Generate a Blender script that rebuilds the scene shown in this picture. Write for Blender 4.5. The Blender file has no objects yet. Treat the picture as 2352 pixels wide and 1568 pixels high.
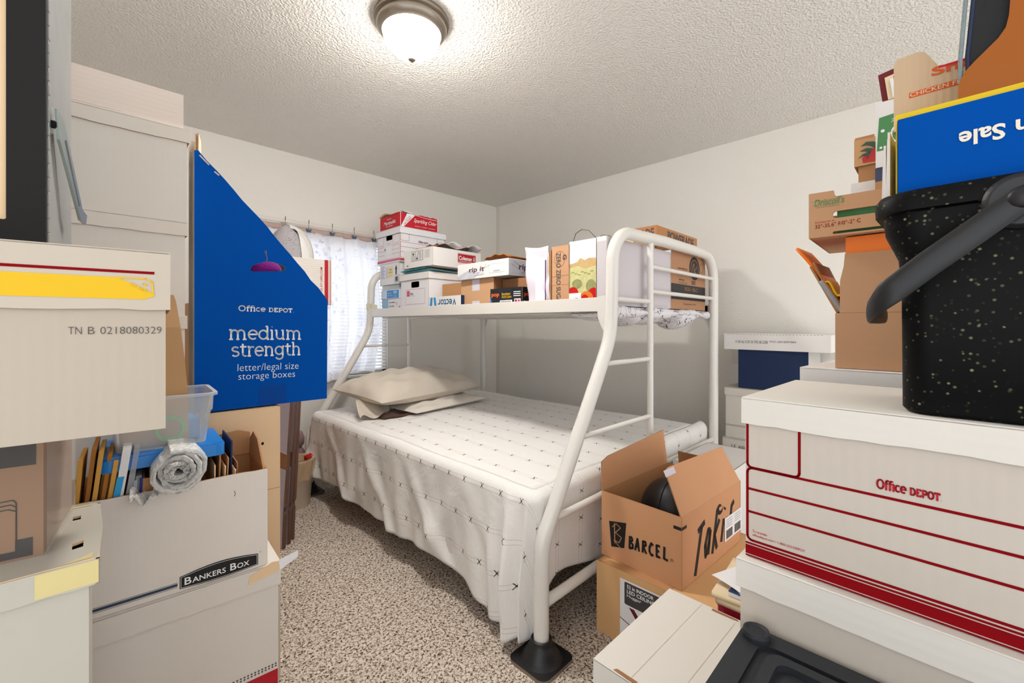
import bpy, math, random
from math import sin, cos, pi, radians as R, hypot, sqrt, atan2
from mathutils import Vector as V, Matrix
from mathutils.geometry import tessellate_polygon
random.seed(7)
SC = bpy.context.scene
COL = SC.collection

# ------------------------------------------------------------------ camera, world, lights, exposure
cd = bpy.data.cameras.new('camera')
cam = bpy.data.objects.new('camera', cd); COL.objects.link(cam)
cd.sensor_fit = 'HORIZONTAL'; cd.sensor_width = 36.0
cd.lens = 36.0 * 996.0 / 2352.0
cd.shift_y = -39.0 / 2352.0
cd.clip_start = 0.02
cam.location = (0, 0, 1.13)
cam.rotation_euler = (R(90), 0, R(-45.29))
SC.camera = cam

w = bpy.data.worlds.new('world'); SC.world = w; w.use_nodes = True
bg = w.node_tree.nodes['Background']
bg.inputs[0].default_value = (0.92, 0.955, 1.0, 1); bg.inputs[1].default_value = 1.9

def area(name, loc, rot, sx, sy, power, col):
    l = bpy.data.lights.new(name, 'AREA'); l.shape = 'RECTANGLE'; l.size = sx; l.size_y = sy
    l.energy = power; l.color = col
    o = bpy.data.objects.new(name, l); COL.objects.link(o); o.location = loc; o.rotation_euler = rot
    return o
# daylight outside the window, shining in through the curtain
area('window_daylight', (1.36, 3.95, 1.6), (R(-98), 0, 0), 1.3, 1.4, 16, (0.86, 0.93, 1.0))
LAMP = 215.0
SC.view_settings.view_transform = 'Standard'
SC.view_settings.look = 'None'
SC.view_settings.gamma = 1.0
SC.view_settings.use_curve_mapping = False
SC.view_settings.exposure = 0.25
SC.cycles.max_bounces = 10
SC.cycles.transparent_max_bounces = 16
SC.cycles.sample_clamp_indirect = 6.0

# ------------------------------------------------------------------ materials
MATS = {}
def srgb(r, g, b):
    f = lambda c: c / 12.92 if c <= 0.04045 else ((c + 0.055) / 1.055) ** 2.4
    return (f(r / 255.0), f(g / 255.0), f(b / 255.0), 1)

def mat(name, col, rough=0.7, var=0.0, vs=6.0, bump=0.0, bs=60.0, metal=0.0, spec=0.35, wave=None, dirt=0.0,
        trans=0.0, alpha=1.0, sheen=0.0, speck=None, coat=0.0, bd=.004):
    """principled material in object space: noise tint, noise bump, optional corrugation ribs"""
    if name in MATS: return MATS[name]
    m = bpy.data.materials.new(name); m.use_nodes = True
    nt = m.node_tree; N = nt.nodes; L = nt.links
    b = N['Principled BSDF']
    c = srgb(*col) if max(col) > 1.001 else (*col, 1)
    b.inputs['Base Color'].default_value = c
    b.inputs['Roughness'].default_value = rough
    b.inputs['Metallic'].default_value = metal
    b.inputs['Specular IOR Level'].default_value = spec
    b.inputs['Transmission Weight'].default_value = trans
    b.inputs['Alpha'].default_value = alpha
    b.inputs['Sheen Weight'].default_value = sheen
    b.inputs['Coat Weight'].default_value = coat
    tc = N.new('ShaderNodeTexCoord')
    out = None
    if var or dirt or speck:
        n = N.new('ShaderNodeTexNoise'); n.inputs['Scale'].default_value = vs; n.inputs['Detail'].default_value = 4
        L.new(tc.outputs['Object'], n.inputs['Vector'])
        mx = N.new('ShaderNodeMix'); mx.data_type = 'RGBA'
        L.new(n.outputs['Fac'], mx.inputs['Factor'])
        k0, k1 = 1 - var, 1 + var
        mx.inputs['A'].default_value = (c[0] * k0, c[1] * k0, c[2] * k0, 1)
        mx.inputs['B'].default_value = (min(1, c[0] * k1), min(1, c[1] * k1), min(1, c[2] * k1), 1)
        out = mx.outputs['Result']
        if dirt:
            n2 = N.new('ShaderNodeTexNoise'); n2.inputs['Scale'].default_value = 9; n2.inputs['Detail'].default_value = 6
            n2.inputs['Roughness'].default_value = 0.7
            L.new(tc.outputs['Object'], n2.inputs['Vector'])
            mr = N.new('ShaderNodeMapRange'); mr.inputs['From Min'].default_value = 0.6; mr.inputs['From Max'].default_value = 0.78
            mr.inputs['To Max'].default_value = dirt
            L.new(n2.outputs['Fac'], mr.inputs['Value'])
            m2 = N.new('ShaderNodeMix'); m2.data_type = 'RGBA'
            L.new(mr.outputs['Result'], m2.inputs['Factor']); L.new(out, m2.inputs['A'])
            m2.inputs['B'].default_value = (c[0] * .62, c[1] * .56, c[2] * .48, 1)
            out = m2.outputs['Result']
        if speck:
            sc_, th, scol = speck
            vo = N.new('ShaderNodeTexVoronoi'); vo.inputs['Scale'].default_value = sc_
            L.new(tc.outputs['Object'], vo.inputs['Vector'])
            mr = N.new('ShaderNodeMapRange'); mr.inputs['From Min'].default_value = th; mr.inputs['From Max'].default_value = th * .55
            L.new(vo.outputs['Distance'], mr.inputs['Value'])
            wn = N.new('ShaderNodeSeparateColor'); L.new(vo.outputs['Color'], wn.inputs['Color'])
            pw = N.new('ShaderNodeMath'); pw.operation = 'POWER'; pw.inputs[1].default_value = 3.0
            L.new(wn.outputs['Red'], pw.inputs[0])
            mu = N.new('ShaderNodeMath'); mu.operation = 'MULTIPLY'
            L.new(mr.outputs['Result'], mu.inputs[0]); L.new(pw.outputs[0], mu.inputs[1])
            m2 = N.new('ShaderNodeMix'); m2.data_type = 'RGBA'
            L.new(mu.outputs[0], m2.inputs['Factor']); L.new(out, m2.inputs['A'])
            m2.inputs['B'].default_value = srgb(*scol)
            out = m2.outputs['Result']
        L.new(out, b.inputs['Base Color'])
    h = None
    if bump:
        n = N.new('ShaderNodeTexNoise'); n.inputs['Scale'].default_value = bs; n.inputs['Detail'].default_value = 3
        L.new(tc.outputs['Object'], n.inputs['Vector'])
        bp = N.new('ShaderNodeBump'); bp.inputs['Strength'].default_value = bump; bp.inputs['Distance'].default_value = bd
        L.new(n.outputs['Fac'], bp.inputs['Height']); h = bp
    if wave:
        wv = N.new('ShaderNodeTexWave'); wv.inputs['Scale'].default_value = wave[1]; wv.bands_direction = wave[0]
        wv.inputs['Distortion'].default_value = 0.6
        L.new(tc.outputs['Object'], wv.inputs['Vector'])
        bp = N.new('ShaderNodeBump'); bp.inputs['Strength'].default_value = wave[2]; bp.inputs['Distance'].default_value = 0.0012
        L.new(wv.outputs['Fac'], bp.inputs['Height'])
        if h: L.new(h.outputs['Normal'], bp.inputs['Normal'])
        h = bp
    if h: L.new(h.outputs['Normal'], b.inputs['Normal'])
    MATS[name] = m
    return m

WHITE = mat('white_board', (221, 212, 201), .78, .035, 5, .10, 35, wave=('X', 24, .10), dirt=.10)
WHITE2 = mat('bright_white_board', (232, 228, 224), .72, .03, 5, .06, 35, dirt=.08)
GREYW = mat('grey_white_board', (205, 200, 192), .8, .04, 5, .10, 30, wave=('X', 24, .12), dirt=.12)
AGED_DIM = mat('aged_dimmed_board', (190, 185, 172), .75, .04, 6, .10, 30, dirt=.18)  # aged board, base colour also lowered for the dim light there
KRAFT = mat('kraft_board', (187, 138, 94), .82, .05, 7, .10, 45, wave=('X', 26, .12))
KRAFTD = mat('dark_kraft_board', (160, 112, 74), .84, .06, 7, .12, 45, wave=('X', 26, .18))
KRAFTT = mat('tan_board', (232, 200, 160), .82, .05, 5, .08, 40)
KRAFTO = mat('orange_kraft_board', (160, 86, 14), .6, .05, 5, .05, 40)
EDGE = mat('cut_board_edge', (166, 120, 82), .9, .15, 90)
WEDGE = mat('pale_board_edge', (206, 190, 168), .9, .10, 60)
BLUE = mat('blue_print', (0, 76, 164), .75, .03, 4, .03, 30, spec=.05)
BLUEE = mat('light_blue_edge', (66, 118, 196), .6)
RED = mat('red_print', (178, 22, 36), .6)
DRED = mat('dark_red_print', (132, 4, 14), .75, spec=.1)
PINK = mat('pink_print', (206, 90, 120), .6)
YELLOW = mat('yellow_print', (226, 182, 20), .62)
YTAPE = mat('yellowed_tape', (216, 200, 140), .4, .06, 20)
BLACK = mat('black_print', (26, 24, 24), .6)
INK = mat('grey_ink', (82, 78, 76), .7)
NAVY = mat('navy_print', (28, 46, 84), .6)
NAVYB = mat('navy_board', (20, 40, 78), .6, .05, 6)
WPRINT = mat('white_print', (240, 240, 240), .6)
PAPER = mat('white_paper', (238, 236, 236), .75, .02, 8)
MANILA = mat('manila_paper', (214, 160, 74), .7, .08, 8, .05, 20)
CREAM = mat('cream_paper', (238, 216, 178), .75, .05, 8)
ORANGE = mat('orange_paper', (238, 118, 24), .5, .04, 8)
ORP = mat('orange_print', (222, 92, 34), .6)
GREENP = mat('green_print', (78, 138, 84), .6)
TEAL = mat('teal_board', (70, 150, 160), .6, .08, 9)
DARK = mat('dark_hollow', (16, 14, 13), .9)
BLACKP = mat('black_plastic', (20, 20, 22), .45, .08, 12, .03, 80, spec=.5)
TOTE = mat('dusty_black_plastic', (33, 35, 39), .55, .22, 5, .12, 140, spec=.4)
SPECK = mat('speckled_black_plastic', (8, 8, 9), .5, .05, 10, .02, 60, spec=.12, speck=(150, .30, (132, 130, 96)))
METALW = mat('white_enamel', (226, 221, 213), .32, .015, 8, spec=.5, coat=.2)
NICKEL = mat('brushed_nickel', (150, 140, 128), .38, .06, 40, metal=.9)
STEEL = mat('galvanised_steel', (170, 180, 178), .35, .15, 14, metal=.85)
TAPEW = mat('clear_tape', (214, 208, 218), .25, .05, 20)
WALLM = mat('painted_wall', (238, 233, 224), .85, .012, 2, .6, 110)
CEILM = mat('stippled_ceiling', (243, 239, 231), .7, .02, 3, 1.0, 105, bd=.011)
TRIMM = mat('white_trim', (226, 220, 210), .5)

def carpet():
    m = bpy.data.materials.new('speckled_carpet'); m.use_nodes = True
    nt = m.node_tree; N = nt.nodes; L = nt.links; b = N['Principled BSDF']
    b.inputs['Roughness'].default_value = .98; b.inputs['Specular IOR Level'].default_value = .05
    tc = N.new('ShaderNodeTexCoord')
    n1 = N.new('ShaderNodeTexNoise'); n1.inputs['Scale'].default_value = 120; n1.inputs['Detail'].default_value = 2.5; n1.inputs['Roughness'].default_value = .6
    n1.inputs['Distortion'].default_value = .8
    L.new(tc.outputs['Object'], n1.inputs['Vector'])
    cr = N.new('ShaderNodeValToRGB'); e = cr.color_ramp.elements
    e[0].position = .36; e[0].color = srgb(84, 70, 58)
    e[1].position = .56; e[1].color = srgb(232, 220, 206)
    k = cr.color_ramp.elements.new(.44); k.color = srgb(166, 146, 128)
    k = cr.color_ramp.elements.new(.50); k.color = srgb(208, 192, 176)
    L.new(n1.outputs['Fac'], cr.inputs['Fac']); L.new(cr.outputs['Color'], b.inputs['Base Color'])
    bp = N.new('ShaderNodeBump'); bp.inputs['Strength'].default_value = .9; bp.inputs['Distance'].default_value = .008
    L.new(n1.outputs['Fac'], bp.inputs['Height']); L.new(bp.outputs['Normal'], b.inputs['Normal'])
    return m
CARPET = carpet()

def math(nt, op, a, b=None, c=None):
    n = nt.nodes.new('ShaderNodeMath'); n.operation = op
    for i, v in enumerate((a, b, c)):
        if v is None: continue
        if isinstance(v, (int, float)): n.inputs[i].default_value = v
        else: nt.links.new(v, n.inputs[i])
    return n.outputs[0]

def sheet_material():
    """off-white woven cotton with thin double tan lines and small green bows, laid out in UV metres"""
    m = bpy.data.materials.new('bow_patterned_cotton'); m.use_nodes = True
    nt = m.node_tree; N = nt.nodes; L = nt.links; b = N['Principled BSDF']
    b.inputs['Roughness'].default_value = .9; b.inputs['Sheen Weight'].default_value = .15; b.inputs['Specular IOR Level'].default_value = .15
    uv = N.new('ShaderNodeUVMap'); sp = N.new('ShaderNodeSeparateXYZ'); L.new(uv.outputs['UV'], sp.inputs[0])
    U, W = sp.outputs['X'], sp.outputs['Y']
    wob = N.new('ShaderNodeTexNoise'); wob.inputs['Scale'].default_value = 14; L.new(uv.outputs['UV'], wob.inputs['Vector'])
    wb = math(nt, 'MULTIPLY', math(nt, 'SUBTRACT', wob.outputs['Fac'], .5), .006)
    v = math(nt, 'ADD', W, wb)
    PV, PU = .145, .105
    row = math(nt, 'FLOOR', math(nt, 'DIVIDE', v, PV))
    dv = math(nt, 'SUBTRACT', math(nt, 'SUBTRACT', v, math(nt, 'MULTIPLY', row, PV)), PV / 2)
    line = math(nt, 'COMPARE', math(nt, 'ABSOLUTE', dv), .008, .0008)
    u2 = math(nt, 'ADD', U, math(nt, 'MULTIPLY', math(nt, 'MODULO', row, 2.0), PU / 2))
    cl = math(nt, 'FLOOR', math(nt, 'DIVIDE', u2, PU))
    du = math(nt, 'SUBTRACT', math(nt, 'SUBTRACT', u2, math(nt, 'MULTIPLY', cl, PU)), PU / 2)
    adu, adv = math(nt, 'ABSOLUTE', du), math(nt, 'ABSOLUTE', dv)
    # bow: an X of two slanted strokes with a knot
    x1 = math(nt, 'COMPARE', math(nt, 'MULTIPLY', adu, 1.5), adv, .0022)
    inr = math(nt, 'LESS_THAN', adv, .0115)
    inu = math(nt, 'LESS_THAN', adu, .0085)
    bow = math(nt, 'MULTIPLY', math(nt, 'MULTIPLY', x1, inr), inu)
    knot = math(nt, 'MULTIPLY', math(nt, 'LESS_THAN', adu, .003), math(nt, 'LESS_THAN', adv, .004))
    bow = math(nt, 'MAXIMUM', bow, knot)
    wv = N.new('ShaderNodeTexNoise'); wv.inputs['Scale'].default_value = 90; wv.inputs['Detail'].default_value = 3
    mp = N.new('ShaderNodeMapping'); mp.inputs['Scale'].default_value = (6, .25, 1); L.new(uv.outputs['UV'], mp.inputs[0]); L.new(mp.outputs[0], wv.inputs['Vector'])
    base = N.new('ShaderNodeMix'); base.data_type = 'RGBA'; L.new(wv.outputs['Fac'], base.inputs['Factor'])
    base.inputs['A'].default_value = srgb(232, 227, 221); base.inputs['B'].default_value = srgb(246, 243, 238)
    m1 = N.new('ShaderNodeMix'); m1.data_type = 'RGBA'; L.new(math(nt, 'MULTIPLY', line, .75), m1.inputs['Factor'])
    L.new(base.outputs['Result'], m1.inputs['A']); m1.inputs['B'].default_value = srgb(196, 172, 152)
    m2 = N.new('ShaderNodeMix'); m2.data_type = 'RGBA'; L.new(bow, m2.inputs['Factor'])
    L.new(m1.outputs['Result'], m2.inputs['A']); m2.inputs['B'].default_value = srgb(52, 66, 56)
    L.new(m2.outputs['Result'], b.inputs['Base Color'])
    bp = N.new('ShaderNodeBump'); bp.inputs['Strength'].default_value = .25; bp.inputs['Distance'].default_value = .003
    L.new(wv.outputs['Fac'], bp.inputs['Height'])
    w2 = N.new('ShaderNodeTexNoise'); w2.inputs['Scale'].default_value = 7; w2.inputs['Detail'].default_value = 4; w2.inputs['Distortion'].default_value = 1.4
    L.new(uv.outputs['UV'], w2.inputs['Vector'])
    b2 = N.new('ShaderNodeBump'); b2.inputs['Strength'].default_value = .45; b2.inputs['Distance'].default_value = .012
    L.new(w2.outputs['Fac'], b2.inputs['Height']); L.new(bp.outputs['Normal'], b2.inputs['Normal']); L.new(b2.outputs['Normal'], b.inputs['Normal'])
    return m

def cloth(name, col, rough=.9, bs=30, bump=.3):
    return mat(name, col, rough, .05, 6, bump, bs, sheen=.15, spec=.15)
LINEN = cloth('beige_linen', (212, 200, 184), .9, 11, .9); LINEN2 = cloth('off_white_linen', (226, 217, 204), .9, 11, .7)
BROWNC = cloth('brown_cloth', (84, 58, 46))

def scribble_material():
    m = mat('scribble_print_cotton', (222, 218, 220), .9, .04, 8, .2, 30)
    nt = m.node_tree; N = nt.nodes; L = nt.links; b = N['Principled BSDF']
    tc = N.new('ShaderNodeTexCoord')
    n = N.new('ShaderNodeTexNoise'); n.inputs['Scale'].default_value = 13; n.inputs['Distortion'].default_value = 2.2; n.inputs['Detail'].default_value = 1
    L.new(tc.outputs['Object'], n.inputs['Vector'])
    k = math(nt, 'COMPARE', n.outputs['Fac'], .5, .016)
    n2 = N.new('ShaderNodeTexNoise'); n2.inputs['Scale'].default_value = 9; L.new(tc.outputs['Object'], n2.inputs['Vector'])
    k = math(nt, 'MULTIPLY', k, math(nt, 'GREATER_THAN', n2.outputs['Fac'], .46))
    mx = N.new('ShaderNodeMix'); mx.data_type = 'RGBA'; L.new(k, mx.inputs['Factor'])
    src = b.inputs['Base Color'].links[0].from_socket
    L.new(src, mx.inputs['A']); mx.inputs['B'].default_value = srgb(40, 38, 44)
    L.new(mx.outputs['Result'], b.inputs['Base Color'])
    return m
SCRIB = scribble_material()

def curtain_material():
    m = bpy.data.materials.new('sheer_floral_curtain'); m.use_nodes = True
    nt = m.node_tree; N = nt.nodes; L = nt.links; b = N['Principled BSDF']; out = N['Material Output']
    tc = N.new('ShaderNodeTexCoord')
    n = N.new('ShaderNodeTexNoise'); n.inputs['Scale'].default_value = 5; n.inputs['Detail'].default_value = 5; n.inputs['Distortion'].default_value = .6
    L.new(tc.outputs['Object'], n.inputs['Vector'])
    vo = N.new('ShaderNodeTexVoronoi'); vo.inputs['Scale'].default_value = 16; L.new(tc.outputs['Object'], vo.inputs['Vector'])
    vo.inputs['Scale'].default_value = 26; vo.inputs['Randomness'].default_value = 1.0
    dn = N.new('ShaderNodeTexNoise'); dn.inputs['Scale'].default_value = 40; L.new(tc.outputs['Object'], dn.inputs['Vector'])
    mv = N.new('ShaderNodeMix'); mv.data_type = 'VECTOR'; mv.inputs['Factor'].default_value = .06
    L.new(tc.outputs['Object'], mv.inputs['A']); L.new(dn.outputs['Color'], mv.inputs['B']); L.new(mv.outputs['Result'], vo.inputs['Vector'])
    def soft(x, a_, b_):
        r_ = N.new('ShaderNodeMapRange'); r_.interpolation_type = 'SMOOTHSTEP'
        r_.inputs['From Min'].default_value = a_; r_.inputs['From Max'].default_value = b_; L.new(x, r_.inputs['Value']); return r_.outputs['Result']
    leaf = math(nt, 'MULTIPLY', soft(vo.outputs['Distance'], .42, .2), soft(n.outputs['Fac'], .53, .62))
    leaf = math(nt, 'MULTIPLY', leaf, .42)
    n3 = N.new('ShaderNodeTexNoise'); n3.inputs['Scale'].default_value = 3.2; n3.inputs['Detail'].default_value = 3; L.new(tc.outputs['Object'], n3.inputs['Vector'])
    wash = math(nt, 'MULTIPLY', soft(n3.outputs['Fac'], .5, .72), .22)
    mx = N.new('ShaderNodeMix'); mx.data_type = 'RGBA'; L.new(math(nt, 'MAXIMUM', leaf, wash), mx.inputs['Factor'])
    mx.inputs['A'].default_value = srgb(242, 240, 242); mx.inputs['B'].default_value = srgb(132, 160, 204)
    L.new(mx.outputs['Result'], b.inputs['Base Color']); b.inputs['Roughness'].default_value = .9; b.inputs['Specular IOR Level'].default_value = .1
    tr = N.new('ShaderNodeBsdfTranslucent'); L.new(mx.outputs['Result'], tr.inputs['Color'])
    tp = N.new('ShaderNodeBsdfTransparent'); tp.inputs[0].default_value = (.95, .96, 1, 1)
    s1 = N.new('ShaderNodeMixShader'); s1.inputs[0].default_value = .42
    L.new(b.outputs[0], s1.inputs[1]); L.new(tr.outputs[0], s1.inputs[2])
    s2 = N.new('ShaderNodeMixShader'); s2.inputs[0].default_value = .12
    L.new(s1.outputs[0], s2.inputs[1]); L.new(tp.outputs[0], s2.inputs[2])
    L.new(s2.outputs[0], out.inputs['Surface'])
    return m

def film(name, col, opacity, rough=.25):
    """thin translucent plastic"""
    if name in MATS: return MATS[name]
    m = bpy.data.materials.new(name); m.use_nodes = True
    nt = m.node_tree; N = nt.nodes; L = nt.links; b = N['Principled BSDF']; out = N['Material Output']
    b.inputs['Base Color'].default_value = srgb(*col); b.inputs['Roughness'].default_value = rough
    tp = N.new('ShaderNodeBsdfTransparent'); tp.inputs[0].default_value = (.96, .97, .98, 1)
    s = N.new('ShaderNodeMixShader')
    fr = N.new('ShaderNodeLayerWeight'); fr.inputs[0].default_value = .35
    f = math(nt, 'MINIMUM', math(nt, 'ADD', math(nt, 'MULTIPLY', fr.outputs['Facing'], .5), opacity), 1.0)
    L.new(f, s.inputs[0]); L.new(tp.outputs[0], s.inputs[1]); L.new(b.outputs[0], s.inputs[2])
    L.new(s.outputs[0], out.inputs['Surface'])
    MATS[name] = m
    return m
CLEAR = film('clear_plastic', (226, 230, 232), .22)
BUBBLE = film('bubble_film', (246, 244, 240), .55, .2)
_n = BUBBLE.node_tree; _t = _n.nodes.new('ShaderNodeTexCoord'); _v = _n.nodes.new('ShaderNodeTexVoronoi'); _v.inputs['Scale'].default_value = 130
_b = _n.nodes.new('ShaderNodeBump'); _b.inputs['Strength'].default_value = .9; _b.inputs['Distance'].default_value = .004; _b.invert = True
_n.links.new(_t.outputs['Object'], _v.inputs['Vector']); _n.links.new(_v.outputs['Distance'], _b.inputs['Height']); _n.links.new(_b.outputs['Normal'], _n.nodes['Principled BSDF'].inputs['Normal'])
BAGF = film('thin_bag_film', (224, 190, 150), .45, .3)

def emis(name, col, strength):
    m = bpy.data.materials.new(name); m.use_nodes = True
    b = m.node_tree.nodes['Principled BSDF']
    b.inputs['Base Color'].default_value = (*col, 1); b.inputs['Roughness'].default_value = .3
    b.inputs['Emission Color'].default_value = (*col, 1)
    # glow weighted downward by the normal, added to soften the ceiling hot spot
    N = m.node_tree.nodes; g = N.new('ShaderNodeNewGeometry'); sx = N.new('ShaderNodeSeparateXYZ'); m.node_tree.links.new(g.outputs['Normal'], sx.inputs[0])
    k = math(m.node_tree, 'MAXIMUM', math(m.node_tree, 'ABSOLUTE', sx.outputs['Z']), .06)
    m.node_tree.links.new(math(m.node_tree, 'MULTIPLY', math(m.node_tree, 'POWER', k, 1.5), strength), b.inputs['Emission Strength'])
    return m

# ------------------------------------------------------------------ mesh building
class Fr:
    """a flat frame: origin, right, up; normal = right x up"""
    def __init__(s, o, u, v):
        s.o, s.u, s.v = V(o), V(u).normalized(), V(v).normalized(); s.n = s.u.cross(s.v)
    def p(s, x, y, k=0.0): return s.o + s.u * x + s.v * y + s.n * k

class MB:
    def __init__(s): s.v = []; s.f = []; s.mi = []; s.mats = []; s.uv = None
    def m(s, mt):
        if mt not in s.mats: s.mats.append(mt)
        return s.mats.index(mt)
    def add(s, vs, fs, mt):
        b = len(s.v); s.v += [tuple(x) for x in vs]; k = s.m(mt)
        for f in fs: s.f.append(tuple(b + i for i in f)); s.mi.append(k)
    def poly(s, vs, mt): s.add(vs, [tuple(range(len(vs)))], mt)
    def box(s, x0, y0, z0, x1, y1, z1, mt):
        vs = [(x, y, z) for z in (z0, z1) for y in (y0, y1) for x in (x0, x1)]
        s.add(vs, [(0, 2, 3, 1), (4, 5, 7, 6), (0, 1, 5, 4), (2, 6, 7, 3), (0, 4, 6, 2), (1, 3, 7, 5)], mt)
    def panel(s, fr, outer, th, mf, mb=None, me=None, holes=()):
        """a board cut to an outline: front on the frame, thickness behind it"""
        mb = mb or mf; me = me or mf
        loops = [list(outer)] + [list(h) for h in holes]
        flat = [q for l in loops for q in l]
        tris = tessellate_polygon([[V((x, y, 0)) for x, y in l] for l in loops])
        front = [fr.p(x, y) for x, y in flat]; back = [fr.p(x, y, -th) for x, y in flat]
        ft, bt = [], []
        for a, b, c in tris:
            A, B, C_ = (V((*flat[i], 0)) for i in (a, b, c))
            if (B - A).cross(C_ - A).z < 0: a, c = c, a
            ft.append((a, b, c)); bt.append((c, b, a))
        s.add(front, ft, mf); s.add(back, bt, mb)
        base = 0
        for l in loops:
            n = len(l); vs = []; fs = []
            for i in range(n):
                x, y = l[i]; vs += [fr.p(x, y), fr.p(x, y, -th)]
            for i in range(n):
                j = (i + 1) % n; fs.append((2 * i, 2 * i + 1, 2 * j + 1, 2 * j))
            s.add(vs, fs, me)
    def tube(s, path, r, mt, seg=14, closed=False, caps=True):
        P = [V(p) for p in path]; n = len(P); rr = r if isinstance(r, (list, tuple)) else [r] * n
        T = []
        for i in range(n):
            a = P[i - 1] if (i or closed) else P[i]; b = P[(i + 1) % n] if (i < n - 1 or closed) else P[i]
            T.append((b - a).normalized())
        ref = V((0, 0, 1)) if abs(T[0].z) < .9 else V((1, 0, 0))
        U = T[0].cross(ref).normalized(); vs = []; fs = []
        for i in range(n):
            U = (U - T[i] * U.dot(T[i])).normalized(); W = T[i].cross(U)
            for k in range(seg):
                a = 2 * pi * k / seg; vs.append(P[i] + (U * cos(a) + W * sin(a)) * rr[i])
        for i in range(n if closed else n - 1):
            j = (i + 1) % n
            for k in range(seg):
                l = (k + 1) % seg; fs.append((i * seg + k, i * seg + l, j * seg + l, j * seg + k))
        if caps and not closed:
            fs.append(tuple(range(seg - 1, -1, -1))); fs.append(tuple((n - 1) * seg + k for k in range(seg)))
        s.add(vs, fs, mt)
    def lathe(s, prof, c, mt, seg=40, axis='z'):
        vs = []; fs = []; n = len(prof)
        for r, h in prof:
            for k in range(seg):
                a = 2 * pi * k / seg
                if axis == 'z': vs.append((c[0] + r * cos(a), c[1] + r * sin(a), c[2] + h))
                elif axis == 'y': vs.append((c[0] + r * cos(a), c[1] + h, c[2] + r * sin(a)))
                else: vs.append((c[0] + h, c[1] + r * cos(a), c[2] + r * sin(a)))
        for i in range(n - 1):
            for k in range(seg):
                l = (k + 1) % seg; fs.append((i * seg + k, i * seg + l, (i + 1) * seg + l, (i + 1) * seg + k))
        s.add(vs, fs, mt)
    def grid(s, pts, nu, nv, mt, closed_u=False):
        fs = []
        for i in range(nu if closed_u else nu - 1):
            for j in range(nv - 1):
                k = (i + 1) % nu; fs.append((i * nv + j, k * nv + j, k * nv + j + 1, i * nv + j + 1))
        s.add(pts, fs, mt)
    def build(s, name, parent=None, smooth=False, bevel=0.0, solid=0.0, sub=0, label=None):
        me = bpy.data.meshes.new(name); me.from_pydata([tuple(x) for x in s.v], [], s.f)
        for mt in s.mats: me.materials.append(mt)
        me.polygons.foreach_set('material_index', s.mi)
        if smooth: me.polygons.foreach_set('use_smooth', [True] * len(me.polygons))
        if s.uv:
            ul = me.uv_layers.new(name='UVMap')
            for lp in me.loops: ul.data[lp.index].uv = s.uv[lp.vertex_index]
        me.update()
        if smooth: me.set_sharp_from_angle(angle=R(48))
        o = bpy.data.objects.new(name, me); COL.objects.link(o)
        if parent: o.parent = parent
        if solid:
            q = o.modifiers.new('solid', 'SOLIDIFY'); q.thickness = solid; q.offset = 0
        if sub:
            q = o.modifiers.new('sub', 'SUBSURF'); q.levels = sub; q.render_levels = sub
        if bevel:
            q = o.modifiers.new('bevel', 'BEVEL'); q.width = bevel; q.segments = 2; q.limit_method = 'ANGLE'; q.angle_limit = R(50)
        if label: o['label'] = label
        return o

def tag(o, label, cat, group=None):
    o['label'] = label; o['category'] = cat
    if group: o['group'] = group
    return o
def thing(name, label, cat, loc=(0, 0, 0), yaw=0.0, group=None):
    o = bpy.data.objects.new(name, None); COL.objects.link(o); o.empty_display_size = .05
    o.location = loc; o.rotation_euler = (0, 0, R(yaw))
    return tag(o, label, cat, group)
def struct(o): o['kind'] = 'structure'; return o

# ------------------------------------------------------------------ printing on surfaces
def rect_pts(x0, y0, x1, y1): return [(x0, y0), (x1, y0), (x1, y1), (x0, y1)]
def rrect(x0, y0, x1, y1, r, n=5):
    out = []
    for cx, cy, a0 in ((x1 - r, y0 + r, -90), (x1 - r, y1 - r, 0), (x0 + r, y1 - r, 90), (x0 + r, y0 + r, 180)):
        for k in range(n + 1):
            a = R(a0 + 90 * k / n); out.append((cx + r * cos(a), cy + r * sin(a)))
    return out
def ell(cx, cy, rx, ry, n=24): return [(cx + rx * cos(2 * pi * k / n), cy + ry * sin(2 * pi * k / n)) for k in range(n)]
def decal(mb, fr, poly, mt, lv=1): mb.poly([fr.p(x, y, .0005 * lv) for x, y in poly], mt)
def rect(mb, fr, x0, y0, x1, y1, mt, lv=1): decal(mb, fr, rect_pts(x0, y0, x1, y1), mt, lv)
def stroke(mb, fr, pts, wd, mt, lv=1, closed=False):
    P = list(pts) + ([pts[0]] if closed else []); h = wd / 2
    for (ax, ay), (bx, by) in zip(P, P[1:]):
        l = hypot(bx - ax, by - ay)
        if l < 1e-7: continue
        nx, ny = -(by - ay) / l * h, (bx - ax) / l * h
        decal(mb, fr, [(ax + nx, ay + ny), (ax - nx, ay - ny), (bx - nx, by - ny), (bx + nx, by + ny)], mt, lv)
    for x, y in P[1:-1] if not closed else P: decal(mb, fr, ell(x, y, h, h, 8), mt, lv)
_tc = {}
def glyph_mesh(s, bold):
    key = (s, bold)
    if key in _tc: return _tc[key]
    c = bpy.data.curves.new('t', 'FONT'); c.body = s; c.size = 1.0; c.offset = bold; c.resolution_u = 3; c.dimensions = '2D'; c.fill_mode = 'FRONT'
    o = bpy.data.objects.new('t', c); COL.objects.link(o)
    dg = bpy.context.evaluated_depsgraph_get(); me = bpy.data.meshes.new_from_object(o.evaluated_get(dg))
    vs = [(v.co.x, v.co.y) for v in me.vertices]; fs = [tuple(p.vertices) for p in me.polygons]
    bpy.data.objects.remove(o); bpy.data.curves.remove(c); bpy.data.meshes.remove(me)
    _tc[key] = (vs, fs); return vs, fs
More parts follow.
